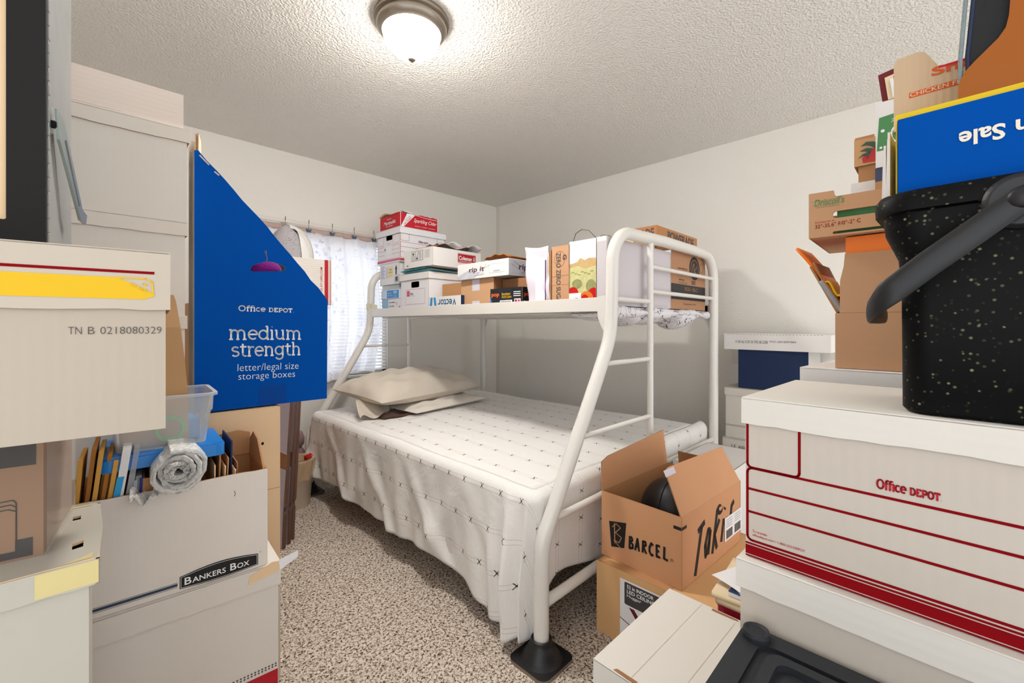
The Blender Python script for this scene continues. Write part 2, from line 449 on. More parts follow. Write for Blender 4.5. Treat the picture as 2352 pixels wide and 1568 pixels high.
def text(mb, fr, s, x, y, w, h, mt, bold=.0, shear=0.0, rot=0.0, lv=2):
    """print s so that its ink fills the box of width w (None keeps proportions), height h, lower-left corner at x, y"""
    vs, fs = glyph_mesh(s, bold)
    if not vs: return
    x0 = min(v[0] for v in vs); x1 = max(v[0] for v in vs); y0 = min(v[1] for v in vs); y1 = max(v[1] for v in vs)
    sy = h / (y1 - y0); sx = (w / (x1 - x0)) if w else sy
    ca, sa = cos(R(rot)), sin(R(rot)); out = []
    for a, b in vs:
        p, q = (a - x0) * sx, (b - y0) * sy; p += shear * q
        out.append(fr.p(x + p * ca - q * sa, y + p * sa + q * ca, .0005 * lv))
    mb.add(out, fs, mt)
def scrawl(mb, f, x, y, w, h, mt, lv=2):
    """a line of print too small to read"""
    n = max(6, int(w / h * 2.2)); rr = random.Random(int(x * 9999 + y * 777))
    for k in range(n):
        if rr.random() < .14: continue
        a = x + w * k / n; stroke(mb, f, [(a, y + h * rr.uniform(0, .3)), (a + w / n * .5, y + h * rr.uniform(.6, 1)), (a + w / n * .8, y + h * rr.uniform(0, .5))], h * .17, mt, lv)
# slab-serif letters drawn as strokes (x-height 1)
def arc(cx, cy, rx, ry, a0, a1, n=10): return [(cx + rx * cos(R(a0 + (a1 - a0) * k / n)), cy + ry * sin(R(a0 + (a1 - a0) * k / n))) for k in range(n + 1)]
def sf(x, y, w=.17): return [(x - w, y), (x + w, y)]
SLAB = {
 'm': (1.72, [[(.0, 1), (.17, 1), (.17, 0)], sf(.17, 0), arc(.47, .62, .3, .36, 180, 0) + [(.77, 0)], sf(.77, 0, .14), arc(1.07, .62, .3, .36, 180, 0) + [(1.37, 0)], sf(1.39, 0)]),
 'n': (1.14, [[(.0, 1), (.17, 1), (.17, 0)], sf(.17, 0), arc(.49, .62, .32, .36, 180, 0) + [(.81, 0)], sf(.81, 0)]),
 'h': (1.14, [[(.0, 1.42), (.17, 1.42), (.17, 0)], sf(.17, 0), arc(.49, .62, .32, .36, 180, 0) + [(.81, 0)], sf(.81, 0)]),
 'r': (.76, [[(.0, 1), (.17, 1), (.17, 0)], sf(.17, 0), arc(.47, .6, .3, .38, 180, 55)]),
 'u': (1.14, [[(.0, 1), (.17, 1), (.17, .38)] + arc(.49, .38, .32, .36, 180, 360), [(.64, 1), (.81, 1), (.81, 0), (.98, 0)]]),
 'i': (.46, [[(.0, 1), (.17, 1), (.17, 0)], sf(.17, 0), [(.15, 1.38), (.19, 1.38)]]),
 'd': (1.12, [arc(.44, .5, .4, .48, 0, 360, 20), [(.66, 1.42), (.84, 1.42), (.84, 0), (1.0, 0)]]),
 'e': (.98, [[(.05, .53), (.84, .53)] + arc(.44, .5, .4, .48, 4, 312, 18)]),
 's': (.84, [arc(.38, .75, .3, .23, 30, 255, 10) + arc(.38, .26, .32, .25, 95, -150, 10)]),
 't': (.74, [[(.26, 1.32), (.26, .28)] + arc(.5, .28, .24, .28, 180, 300), [(.0, 1), (.62, 1)]]),
 'g': (1.12, [arc(.44, .54, .4, .44, 0, 360, 20), [(1.0, 1), (.84, 1), (.84, -.1)] + arc(.46, -.1, .38, .34, 0, -160)]),
 'O': (1.42, [arc(.62, .68, .56, .7, 0, 360, 24)]),
 'f': (.66, [[(.22, 0), (.22, 1.1)] + arc(.5, 1.12, .28, .28, 180, 60), [(.0, .95), (.58, .95)], sf(.22, 0)]),
 'c': (.94, [arc(.46, .5, .4, .47, 50, 312, 16)]),
 'D': (1.3, [[(.22, 0), (.22, 1.04), (.5, 1.04)] + arc(.55, .52, .5, .52, 90, -90, 12) + [(.22, 0)], sf(.18, 0, .14), sf(.18, 1.04, .14)]),
 'E': (1.15, [[(.9, .26), (.9, 0), (.22, 0), (.22, 1.04), (.88, 1.04), (.88, .8)], [(.22, .54), (.66, .54)], sf(.16, 0, .12), sf(.16, 1.04, .12)]),
 'P': (1.15, [[(.22, 0), (.22, 1.04), (.6, 1.04)] + arc(.62, .74, .32, .3, 90, -90, 8) + [(.22, .44)], sf(.22, 0, .2), sf(.16, 1.04, .12)]),
 'Q': (1.34, [arc(.6, .52, .5, .54, 0, 360, 20)]),
 'T': (1.15, [[(.5, 0), (.5, 1.04)], [(.06, .78), (.06, 1.04), (.94, 1.04), (.94, .78)], sf(.5, 0, .2)]),
 '.': (.4, [[(.12, .02), (.16, .02)]]), ' ': (.5, []),
}
def slab(mb, fr, s, x, y, w, xh, wt, mt, lv=2, rise=0.0):
    tot = sum(SLAB[c][0] for c in s); kx = w / tot; px = x
    for c in s:
        a, st = SLAB[c]
        for l in st: stroke(mb, fr, [(px + p * kx, y + q * xh + (px + p * kx - x) * rise) for p, q in l], wt, mt, lv)
        px += a * kx
def depot(mb, fr, x, y, w, h, mt, lv=2, rise=0.0):
    """the two-word maker's mark of the file boxes: lower-case word, then small capitals"""
    slab(mb, fr, 'Office', x, y, w * .47, h * .68, h * .19, mt, lv, rise)
    slab(mb, fr, 'DEPQT.', x + w * .52, y + rise * w * .52, w * .48, h * .66, h * .17, mt, lv, rise)

# ------------------------------------------------------------------ cartons
def frames(w, d, h):
    return {'front': Fr((0, 0, 0), (1, 0, 0), (0, 0, 1)), 'right': Fr((w, 0, 0), (0, 1, 0), (0, 0, 1)),
            'left': Fr((0, d, 0), (0, -1, 0), (0, 0, 1)), 'back': Fr((w, d, 0), (-1, 0, 0), (0, 0, 1)),
            'top': Fr((0, 0, h), (1, 0, 0), (0, 1, 0))}
def wavy(x0, x1, y, amp, n):
    return [(x0 + (x1 - x0) * k / n, y + (random.uniform(-amp, amp) if 0 < k < n else 0)) for k in range(n + 1)]

def shell(mb, w, d, h, mo, mi, me, th=.004, holes=None, top=False, z0=0.0, rag=0.0, faces=('front', 'right', 'left', 'back'), topm=None, bottom=True, tops=None):
    fr = frames(w, d, h); holes = holes or {}; tops = tops or {}
    for k in faces:
        L = w if k in ('front', 'back') else d; hh = tops.get(k, h)
        up = wavy(L, 0, hh, rag, 14) if rag else [(L, hh), (0, hh)]
        e = 0 if k in ('front', 'back') else th
        out = [(e, z0), (L - e, z0)] + [(min(max(x, e), L - e), y) for x, y in up]
        mb.panel(fr[k], out, th, mo.get(k, mo['*']) if isinstance(mo, dict) else mo, mi, me, holes.get(k, ()))
    bm = mo['*'] if isinstance(mo, dict) else mo
    if bottom: mb.box(th, th, z0, w - th, d - th, z0 + th, bm)
    if top: mb.box(.0006, .0006, h - th, w - .0006, d - .0006, h, topm or bm)
    return fr

def lid_part(parent, w, d, h, lh, mt, edge, over=.005, deco=None, rag=.0012, name='lid', label=None, ztop=None):
    """a tray lid turned down over the box"""
    zt = h if ztop is None else ztop
    mb = MB(); W, D_ = w + 2 * over, d + 2 * over; o = V((-over, -over, zt - lh))
    F4 = {'front': Fr(o, (1, 0, 0), (0, 0, 1)), 'right': Fr(o + V((W, 0, 0)), (0, 1, 0), (0, 0, 1)),
          'left': Fr(o + V((0, D_, 0)), (0, -1, 0), (0, 0, 1)), 'back': Fr(o + V((W, D_, 0)), (-1, 0, 0), (0, 0, 1))}
    for k, f in F4.items():
        L = W if k in ('front', 'back') else D_; e = 0.0 if k in ('front', 'back') else .0035
        bot = [(min(max(x, e), L - e), y) for x, y in wavy(0, L, 0, rag, 16)]
        mb.panel(f, bot + [(L - e, lh - .001), (e, lh - .001)], .0035, mt, edge, edge)
    mb.box(o.x, o.y, zt - .004, o.x + W, o.y + D_, zt, mt)
    F4['top'] = Fr((o.x, o.y, zt), (1, 0, 0), (0, 1, 0))
    if deco: deco(mb, F4, W, D_, lh)
    return mb.build(name, parent, bevel=.0012, label=label)

def carton(name, label, loc, yaw, w, d, h, mo, mi=None, me=None, cat='box', top=True, deco=None, holes=None, lid=0.0, lidm=None, liddeco=None,
           group=None, th=.004, rag=0.0, over=.005, z0=0.0, body='box_body', lidedge=None, lidlabel=None, bevel=.0015, tops=None, topm=None):
    t = thing(name, label, cat, loc, yaw, group); mb = MB()
    base = mo['*'] if isinstance(mo, dict) else mo
    hb = h - .005 if lid else h
    fr = shell(mb, w, d, hb, mo, mi or base, me or EDGE, th, holes, top and not lid, z0, rag, tops=tops, topm=topm)
    if deco: deco(mb, fr, w, d, hb)
    mb.build(body, t, bevel=bevel)
    if lid: lid_part(t, w, d, h, lid, lidm or base, lidedge or EDGE, over, liddeco, label=lidlabel)
    return t
def flap(parent, A, B, dirv, ln, mt, edge=EDGE, taper=.0, th=.004, inner=None, shape=None, label=None, extra=None):
    A, B = V(A), V(B); u = (B - A).normalized(); L = (B - A).length; v = V(dirv).normalized()
    fr = Fr(A, u, v); mb = MB()
    mb.panel(fr, shape or [(0, 0), (L, 0), (L - taper, ln), (taper, ln)], th, mt, inner or mt, edge)
    if extra: extra(mb, fr, L)
    return mb.build('flap', parent, label=label)

# ================================================================== THE ROOM
WX, WY, ZC = 3.084, 3.281, 2.345
LX, BY = -1.2, -1.7
mb = MB(); mb.box(LX, BY, -.05, WX, WY, 0, CARPET); struct(mb.build('floor'))
mb = MB(); mb.box(LX - .1, BY - .1, ZC, WX + .1, WY + .1, ZC + .08, CEILM); struct(mb.build('ceiling'))
mb = MB(); mb.box(WX, BY, -.05, WX + .1, WY + .1, ZC, WALLM); struct(mb.build('wall_right'))
mb = MB(); mb.box(LX - .1, .75, -.05, LX, WY + .1, ZC, WALLM); struct(mb.build('wall_left'))  # stops short so the world can fill the room from this side
# window wall with its opening
WIN = (.88, .735, 1.84, 1.80)
mb = MB(); mb.panel(Fr((LX, WY, -.05), (1, 0, 0), (0, 0, 1)), rect_pts(0, 0, WX - LX, ZC + .05), .11, WALLM, holes=[rect_pts(WIN[0] - LX, WIN[1] + .05, WIN[2] - LX, WIN[3] + .05)])
struct(mb.build('wall_back'))
# open sides let the world in as fill; added wall stub dims near boxes
mb = MB(); mb.box(LX - .1, BY - .1, -.05, -.55, BY, ZC, WALLM); struct(mb.build('wall_front_blocker'))
for nm, bx in (('baseboard_right', (WX - .012, BY, 0, WX, WY, .08)), ('baseboard_back', (LX, WY - .012, 0, WX - .012, WY, .08))):
    mb = MB(); mb.box(*bx, TRIMM); struct(mb.build(nm, bevel=.003))
# rounded white bead down the corner and along the ceiling of the window wall
mb = MB(); mb.box(WX - .004, WY - .05, .08, WX, WY, ZC, TRIMM); struct(mb.build('trim_1'))
# window: frame, sash bars, glass, sill
win = thing('window_1', 'white framed bedroom window behind the sheer curtain', 'window'); win['kind'] = 'structure'
mb = MB(); x0, z0, x1, z1 = WIN
for a in ((x0, WY + .02, z0, x0 + .04, WY + .09, z1), (x1 - .04, WY + .02, z0, x1, WY + .09, z1), (x0, WY + .02, z0, x1, WY + .09, z0 + .04), (x0, WY + .02, z1 - .04, x1, WY + .09, z1), (1.34, WY + .03, z0, 1.38, WY + .08, z1)):
    mb.box(*a, TRIMM)
mb.build('window_frame', win, bevel=.003)
mb = MB(); mb.box(x0 + .03, WY + .05, z0 + .03, x1 - .03, WY + .054, z1 - .03, film('window_glass', (235, 240, 245), .04, .05)); mb.build('glass', win)
mb = MB(); mb.box(x0 - .02, WY - .03, z0 - .02, x1 + .02, WY + .04, z0, TRIMM); mb.build('window_sill', win, bevel=.004)
bl = thing('window_blind', 'white horizontal slat blind hanging in the window behind the curtain', 'blind', (x0 + .02, WY - .012, z0 + .01))
mb = MB(); SL = mat('blind_slat', (238, 238, 240), .6)
for k in range(38):
    z = .02 + k * .027
    mb.add([(0, -.006, z), (x1 - x0 - .04, -.006, z), (x1 - x0 - .04, .012, z + .013), (0, .012, z + .013)], [(0, 1, 2, 3)], SL)
mb.build('slats', bl, solid=.001)
mb = MB(); mb.box(0, -.012, 1.022, x1 - x0 - .04, .012, 1.05, SL); mb.build('head_rail', bl)
# curtain rod, hooks and the sheer curtain
rod = thing('curtain_rod', 'white flat curtain rod above the window', 'curtain rod', (.60, 3.20, 1.842))
mb = MB(); mb.box(0, -.006, -.012, 1.30, .006, .012, TRIMM); mb.build('rail', rod, bevel=.003)
for x in (.02, .42, 1.27):
    mb = MB(); mb.box(x, .006, -.015, x + .02, .08, .015, TRIMM); mb.build('bracket', rod)
TEALB = mat('teal_enamel', (44, 88, 108), .35, .2, 90, spec=.5); WIRE = mat('dark_wire', (96, 88, 80), .4, metal=.7)
hx = [1.009, 1.163, 1.329, 1.495, 1.655]
for i, x in enumerate(hx):
    lb = 'teal butterfly curtain hook, %s from the blue carton along the white rod' % ('first', 'second', 'third', 'fourth', 'fifth')[i]
    t = thing('curtain_hook', lb, 'curtain hook', (x, 3.166, 1.79), 0, 'butterfly curtain hooks')
    mb = MB(); mb.tube([(0, .004, 0), (0, -.002, .03), (.002, -.004, .06), (.004, .004, .078), (.006, .014, .072), (.006, .018, .055)], .0013, WIRE, 6); mb.build('wire', t)
    mb = MB(); f = Fr((0, -.004, 0), (1, 0, 0), (0, 0, 1))
    for sg in (-1, 1):
        mb.panel(f, [(sg * a, b) for a, b in ((.0, .002), (.012, .013), (.019, .012), (.018, .002), (.011, -.003), (.015, -.011), (.008, -.013), (.0, -.006))], .003, TEALB)
    mb.build('butterfly', t)
cu = MB(); CURT = curtain_material(); nu, nv = 150, 40; pts = []
for i in range(nu):
    s = i / (nu - 1)
    for j in range(nv):
        t_ = j / (nv - 1); z = 1.79 - t_ * (1.05 - .03 * sin(9 * s))
        spread = .86 + (.82 + .10 * t_ ** .8 - .10 * max(0, t_ - .62) / .38) * s
        amp = .006 + .020 * t_
        y = 3.185 + amp * (sin(46 * s + 1.2 * sin(5 * s)) + .5 * sin(83 * s + 2 * t_)) - .004
        sag = .010 * (1 - t_) ** 4 * (1 - abs(cos(pi * s * 5)))
        pts.append((spread, y, z - sag))
cu.grid(pts, nu, nv, CURT)
tag(cu.build('curtain', smooth=True), 'sheer white curtain with faded blue flowers glowing in front of the window', 'curtain')
HEM = mat('pinkish_curtain_header', (196, 168, 158), .9, .2, 20)
mb = MB(); pts = []
for i in range(60):
    s = i / 59
    for j in range(2): pts.append((.86 + .83 * s, 3.179 + .006 * sin(46 * s), 1.815 - .035 * j - .008 * (1 - abs(cos(pi * s * 5)))))
mb.grid(pts, 60, 2, HEM); o = mb.build('curtain_header', solid=.001, smooth=True)
o.parent = bpy.data.objects['curtain']
# ceiling light
lamp = thing('ceiling_light', 'round flush ceiling light with frosted dome and brushed nickel ring', 'ceiling light', (.95, 1.503, ZC))
mb = MB(); mb.lathe([(0, 0), (.146, 0), (.148, -.006), (.145, -.016), (.136, -.02), (.138, -.03), (.135, -.04), (.124, -.052), (.116, -.056), (.108, -.05), (.1, -.04)], (0, 0, 0), NICKEL, 56); mb.build('ring', lamp, smooth=True)
mb = MB(); prof = [(.114 * cos(a), -.05 - .098 * sin(a)) for a in [pi / 2 * k / 14 for k in range(15)]]
mb.lathe(prof, (0, 0, 0), emis('frosted_glass_glow', (1.0, .98, .945), LAMP), 48); mb.build('glass_dome', lamp, smooth=True)
mb = MB(); mb.lathe([(0, -.166), (.008, -.165), (.0145, -.16), (.0165, -.153), (.014, -.148), (0, -.144)], (0, 0, 0), NICKEL, 20); mb.build('finial', lamp, smooth=True)
# wall plate standing in for a white box corner by the navy box
t = thing('box_corner_plate', 'white plate for a box corner beside the bed post on the right wall', 'box corner', (WX - .006, .99, .875), -90)
mb = MB(); mb.box(0, 0, 0, .075, .006, .115, TRIMM); mb.build('plate', t, bevel=.002)

# ================================================================== BUNK BED
bed = thing('bunk_bed', 'white metal tube bunk bed, full size below and narrow above', 'bunk bed', (0, 0, 0))
def arcp(cx, cz, r, a0, a1, y, n=8): return [(cx + r * cos(R(a0 + (a1 - a0) * k / n)), y, cz + r * sin(R(a0 + (a1 - a0) * k / n))) for k in range(n + 1)]
def smooth_path(P, it=3):
    P = [V(p) for p in P]
    for _ in range(it):
        Q = [P[0]]
        for a, b in zip(P, P[1:]): Q += [a * .75 + b * .25, a * .25 + b * .75]
        Q[1:2] = []; Q[-2:-1] = []
        P = Q + [P[-1]] if (Q[-1] - P[-1]).length > 1e-6 else Q
    return P
def end_frame(y, foot):
    lo = [(1.108, y, .035), (1.108, y, .30), (1.112, y, .39), (1.150, y, .455)]
    up = [(1.500, y, 1.01), (1.540, y, 1.10), (1.546, y, 1.20), (1.552, y, 1.36)]
    top = arcp(1.69, 1.385, .137, 180, 100, y) + [(2.0, y, 1.532), (2.40, y, 1.532)] + arcp(2.515, 1.385, .147, 80, 0, y)
    path = [V(p) for p in lo[:2]] + smooth_path(lo[1:] + up, 2)[1:-1] + [V(p) for p in up[-1:]] + [V(p) for p in top] + [V((2.662, y, .8)), V((2.662, y, .02))]
    mb = MB(); mb.tube(path, .0262, METALW, 18); mb.build('end_frame', bed, smooth=True)
    mb = MB(); mb.tube([(1.878, y, .20), (1.878, y, 1.515)], .0145, METALW, 12); mb.build('ladder_post', bed, smooth=True)
    def fx(z):  # x of the front tube at height z
        for (xa, _, za), (xb, _, zb) in zip([tuple(p) for p in path], [tuple(p) for p in path[1:]]):
            if za <= z <= zb: return xa + (xb - xa) * (z - za) / max(zb - za, 1e-6)
        return 1.55
    for z in (.708, .972, 1.236):
        mb = MB(); mb.tube([(fx(z) + .015, y, z), (1.870, y, z)], .0105, METALW, 10); mb.build('rung', bed, smooth=True)
    for z in (1.283, 1.398):
        mb = MB(); mb.tube([(1.885, y, z), (2.642, y, z)], .0105, METALW, 10); mb.build('guard_rail', bed, smooth=True)
    for z, r in ((.455, .013), (.186, .019)):
        mb = MB(); mb.tube([(fx(z) + .018, y, z), (2.642, y, z)], r, METALW, 12); mb.build('cross_bar', bed, smooth=True)
YF, YH = .958, 3.01
end_frame(YF, True); end_frame(YH, False)
# upper side rails: an angle iron, front and back, with hook brackets on the posts
for x, sgn in ((1.532, 1), (2.662, -1)):
    mb = MB(); a, b = (x, x + .004 * sgn); lo_, hi_ = min(a, b), max(a, b)
    mb.box(lo_, YF + .03, 1.183, hi_, YH - .03, 1.243, METALW)
    mb.box(min(x, x + .035 * sgn), YF + .03, 1.183, max(x, x + .035 * sgn), YH - .03, 1.187, METALW)
    mb.build('side_rail', bed, bevel=.0015)
    for y, d_ in ((YF, 1), (YH, -1)):
        mb = MB(); fr = Fr((x - .002 * sgn, y + .012 * d_, 1.10), (0, d_, 0), (0, 0, 1))
        mb.panel(fr, [(0, .0), (.012, .0), (.04, .06), (.044, .145), (0, .15)], .006, METALW); mb.build('rail_bracket', bed, bevel=.001)
mb = MB()
for k in range(14):
    y = 1.08 + k * .14; mb.box(1.54, y, 1.187, 2.655, y + .035, 1.192, METALW)
for k in range(5):
    x = 1.62 + k * .24; mb.box(x, 1.0, 1.176, x + .02, 2.97, 1.183, METALW)
mb.build('slats', bed)
for x in (1.115, 2.655):
    mb = MB(); mb.box(x - .002, YF + .03, .17, x + .002, YH - .03, .225, METALW); mb.box(min(x, x + (.03 if x < 2 else -.03)), YF + .03, .17, max(x, x + (.03 if x < 2 else -.03)), YH - .03, .174, METALW)
    mb.build('lower_side_rail', bed)
mb = MB()
for k in range(9): y = 1.15 + k * .22; mb.box(1.12, y, .174, 2.65, y + .04, .18, METALW)
mb.build('lower_slats', bed)
GLASSP = mat('worn_masking_paper', (222, 214, 190), .8, .1, 30)
t = thing('masking_tape', 'cream paper tape wrapped round the front head post of the bunk bed', 'tape', (1.546, 3.01, 1.235))
mb = MB(); mb.lathe([(.0272, 0), (.0278, .0), (.0278, .05), (.0272, .05)], (0, 0, 0), GLASSP, 18)
mb.panel(Fr((-.01, -.0285, .0), (.9, -.3, 0), (0, 0, 1)), [(0, .01), (.05, -.012), (.044, .04), (0, .05)], .0015, GLASSP)
_f = Fr((-.012, -.0292, 0), (.96, -.1, 0), (0, 0, 1))
for k in range(3): scrawl(mb, _f, .0, .034 - k * .012, .022, .006, INK)
mb.build('wrap', t)
# foot cup of the near post
t = thing('furniture_cup', 'black rubber cup on a square plate under the near bed post', 'furniture cup', (1.108, .958, 0), 0)
mb = MB(); mb.panel(Fr((0, 0, .012), (1, 0, 0), (0, 1, 0)), rrect(-.082, -.082, .082, .082, .028, 6), .012, BLACKP, BLACKP, NICKEL); mb.build('base_plate', t, bevel=.003)
mb = MB(); mb.lathe([(.072, .012), (.062, .02), (.054, .034), (.046, .05), (.04, .056), (.036, .06), (.036, .075), (.031, .078), (.028, .074), (.028, .03)], (0, 0, 0), BLACKP, 32); mb.build('rubber_boot', t, smooth=True)
for i, (x, y, lb) in enumerate(((1.108, 3.01, 'black rubber cup under the front head post behind the waste bin'), (2.662, .958, 'black rubber cup under the rear foot post by the right wall'), (2.662, 3.01, 'black rubber cup under the rear head post in the far corner'))):
    c = t.copy(); COL.objects.link(c); c.location = (x, y, 0); c['label'] = lb
    for ch in list(t.children):
        d_ = ch.copy(); COL.objects.link(d_); d_.parent = c
# mattress below and its bedspread
mt = thing('mattress', 'lower mattress hidden under the bow patterned bedspread', 'mattress', (1.15, 1.025, .182))
mb = MB(); mb.box(0, 0, 0, 1.46, 1.935, .345, mat('mattress_ticking', (222, 220, 216), .9)); mb.build('mattress_body', mt, bevel=.03)

def bedspread():
    X0, X1, Y0, Y1, ZT = 1.108, 2.64, .985, 2.965, .55
    rho = .045; mb = MB(); uvs = []; SM = sheet_material()
    rnd = random.Random(3)
    def bump(x, y):
        z = .010 * sin(2.3 * x + 1) * sin(2.0 * y) + .004 * sin(9 * x + 4 * y) * sin(5 * y)
        for cx, cy, ang, ln, am in WR:
            dx, dy = x - cx, y - cy; u = dx * cos(ang) + dy * sin(ang); v = -dx * sin(ang) + dy * cos(ang)
            z += am * math_exp(-(v / .018) ** 2 - (u / ln) ** 2)
        return z
    math_exp = math_e
    WR = [(1.9, 1.75, .4, .22, .010), (2.2, 1.55, .5, .2, .008), (2.3, 2.1, .35, .25, .009), (1.5, 2.25, .2, .2, .006), (2.05, 1.3, .9, .15, .008), (1.35, 1.9, 2.2, .15, .005)]
    nx, ny = 60, 80; pts = []; uv = []
    ix0, iy0 = X0 + rho, Y0 + rho
    for i in range(nx):
        for j in range(ny):
            x = ix0 + (X1 - ix0) * i / (nx - 1); y = iy0 + (Y1 - iy0) * j / (ny - 1)
            e = max(0, (x - 2.5) / .14); pts.append((x, y, ZT + bump(x, y) - .05 * e * e)); uv.append((y, x))
    mb.grid(pts, nx, ny, SM); uvs += uv
    # skirt: runs down the long front from head to foot, round the corner and along the foot
    path = [(ix0, Y1 - (Y1 - iy0) * k / 169, -1, 0) for k in range(170)]
    nc = 14
    for k in range(1, nc): a = pi + (pi / 2) * k / nc; path.append((ix0, iy0, cos(a), sin(a)))
    path += [(ix0 + (X1 - ix0) * k / 99, iy0, 0, -1) for k in range(100)]
    nv = 44; pts = []; uv = []; s = 0
    for k, (x, y, nx_, ny_) in enumerate(path):
        foot = k >= 170 + nc - 1; corner = 170 <= k < 170 + nc - 1
        front = k < 170
        if front:
            d = y - iy0
            L = .475 - .03 * (y - 1.0) + .012 * sin(y * 7)
            L += .055 * math_e(-((y - 1.13) / .13) ** 2) + .012 * sin(31 * y) * math_e(-((y - 1.15) / .2) ** 2)
        elif corner: L = .53
        else:
            L = .40 - .07 * max(0, 1 - (x - ix0) / .4) + .05 * min(1, max(0, (x - 1.4) / .5))
            L += .06 * math_e(-((x - ix0) / .05) ** 2)
        for j in range(nv):
            e = L * j / (nv - 1); th = min(e / rho, pi / 2)
            out = rho * sin(th); dz = rho * (1 - cos(th)) + max(0, e - rho * pi / 2)
            g = min(1, max(0, (e - .05) / .3)); px, py = x + nx_ * out, y + ny_ * out
            if front:
                f = .010 * sin(11 * y + .6) + .007 * sin(23 * y + 1.3 + 3 * e)
                # slanted tension folds
                f += .022 * max(0, sin(14 * (y + .85 * e) + .5)) ** 4 * min(1, max(0, (y - 1.15) / .2)) + .016 * max(0, sin(9 * (y - .7 * e) + 2.2)) ** 5 + .004 * sin(47 * y + 9 * e)
                near = math_e(-((y - 1.10) / .09) ** 2)
                f += near * .036 * sin(58 * y + 4 * e) + near * .034
                px -= g * (f + .006)
                py += 0
            elif corner:
                tt = (k - 170) / (nc - 1); f = .03 * sin(9 * tt + 1) + .02
                px += nx_ * g * f * (1 - tt); py -= 0
            else:
                py += g * (.010 + .004 * sin(30 * x)) * 1.0
            z = ZT + bump(ix0 if front or corner else x, y) * (1 - min(1, e / .1)) - dz
            pts.append((px, py, max(z, .012)))
            if front: uv.append((y, ix0 - e))
            elif corner:
                tt = (k - 170) / (nc - 1); uv.append((iy0 - e * tt, ix0 - e * (1 - tt)))
            else: uv.append((iy0 - e, x))
    mb.grid(pts, len(path), nv, SM); uvs += uv
    mb.uv = uvs
    return mb.build('bedspread', smooth=True, solid=.002)
math_e = lambda v: 2.718281828 ** v
tag(bedspread(), 'off-white cotton bedspread with rows of tiny green bows hanging over the lower bed', 'bedspread')

def cushion(name, cx, cy, z, ang, L, Wd, T, mt, label, cat, wr=.012, seed=1, flare=0.0, tilt=0.0):
    rnd = random.Random(seed); ph = [rnd.uniform(0, 6) for _ in range(8)]; n, m_ = 46, 30; mb = MB()
    ca, sa = cos(R(ang)), sin(R(ang))
    for side in (1, -1):
        pts = []
        for i in range(n):
            for j in range(m_):
                u = -1 + 2 * i / (n - 1); v = -1 + 2 * j / (m_ - 1)
                pu = max(0, 1 - abs(u) ** 2.6); pv = max(0, 1 - abs(v) ** 2.4)
                h = T / 2 * (pu ** .55) * (pv ** .6)
                pin = 1 - .09 * (1 - pu) * (pv) * 0 - .05 * (v * v) * (1 - abs(u)) * 0
                x = u * L / 2 * (1 - .05 * (1 - v * v) * abs(u) ** 6); y = v * Wd / 2 * (1 - .06 * (1 - u * u) * abs(v) ** 4)
                wv = wr * (sin(9 * u + 5 * v + ph[0]) * sin(4 * v + ph[1]) + .6 * sin(17 * u - 8 * v + ph[2]) + .5 * sin(5 * u + 15 * v + ph[3])) * (pu * pv) ** .35
                wv += flare * .02 * sin(14 * v + ph[4]) * max(0, -u) ** 6
                zz = (h + max(-h * .4, wv)) * side if side > 0 else -h * .55
                if side < 0: zz = -T * .26 * (pu ** .4) * (pv ** .4)
                pts.append((cx + x * ca - y * sa, cy + x * sa + y * ca, z + T * .26 + zz + tilt * v))
        mb.grid(pts, n, m_, mt)
    o = mb.build(name, smooth=True); return tag(o, label, cat)
cushion('pillow', 1.69, 2.67, .622, 10, .94, .52, .25, LINEN, 'plump beige pillow in a wrinkled case at the head of the bed', 'pillow', .010, 4, 0.0, .02)
cushion('pillow', 1.80, 2.55, .562, 9, .72, .42, .085, LINEN2, 'flat off-white pillow lying under the plump beige pillow', 'pillow', .005, 9)
# open hem of the pillow case hanging toward the camera
mb = MB(); pts = []
for i in range(18):
    for j in range(8):
        u, v = i / 17, j / 7
        pts.append((1.17 + .24 * u + .05 * v, 2.40 + .02 * sin(9 * u) + .05 * u + .16 * v, .572 + .012 * sin(12 * u) * (1 - v) + .075 * v * v + .014 * (1 - u)))
mb.grid(pts, 18, 8, LINEN); o = mb.build('pillowcase_hem', bpy.data.objects['pillow'], smooth=True, solid=.004)
mb = MB(); pts = []
for i in range(14):
    for j in range(8): pts.append((1.30 + .30 * i / 13, 2.36 + .15 * j / 7 + .01 * sin(i), .560 + .014 * sin(i * .7) * sin(j * .6) + .01))
mb.grid(pts, 14, 8, BROWNC); tag(mb.build('folded_cloth', smooth=True, solid=.012), 'dark brown cloth peeping out under the beige pillow', 'cloth')
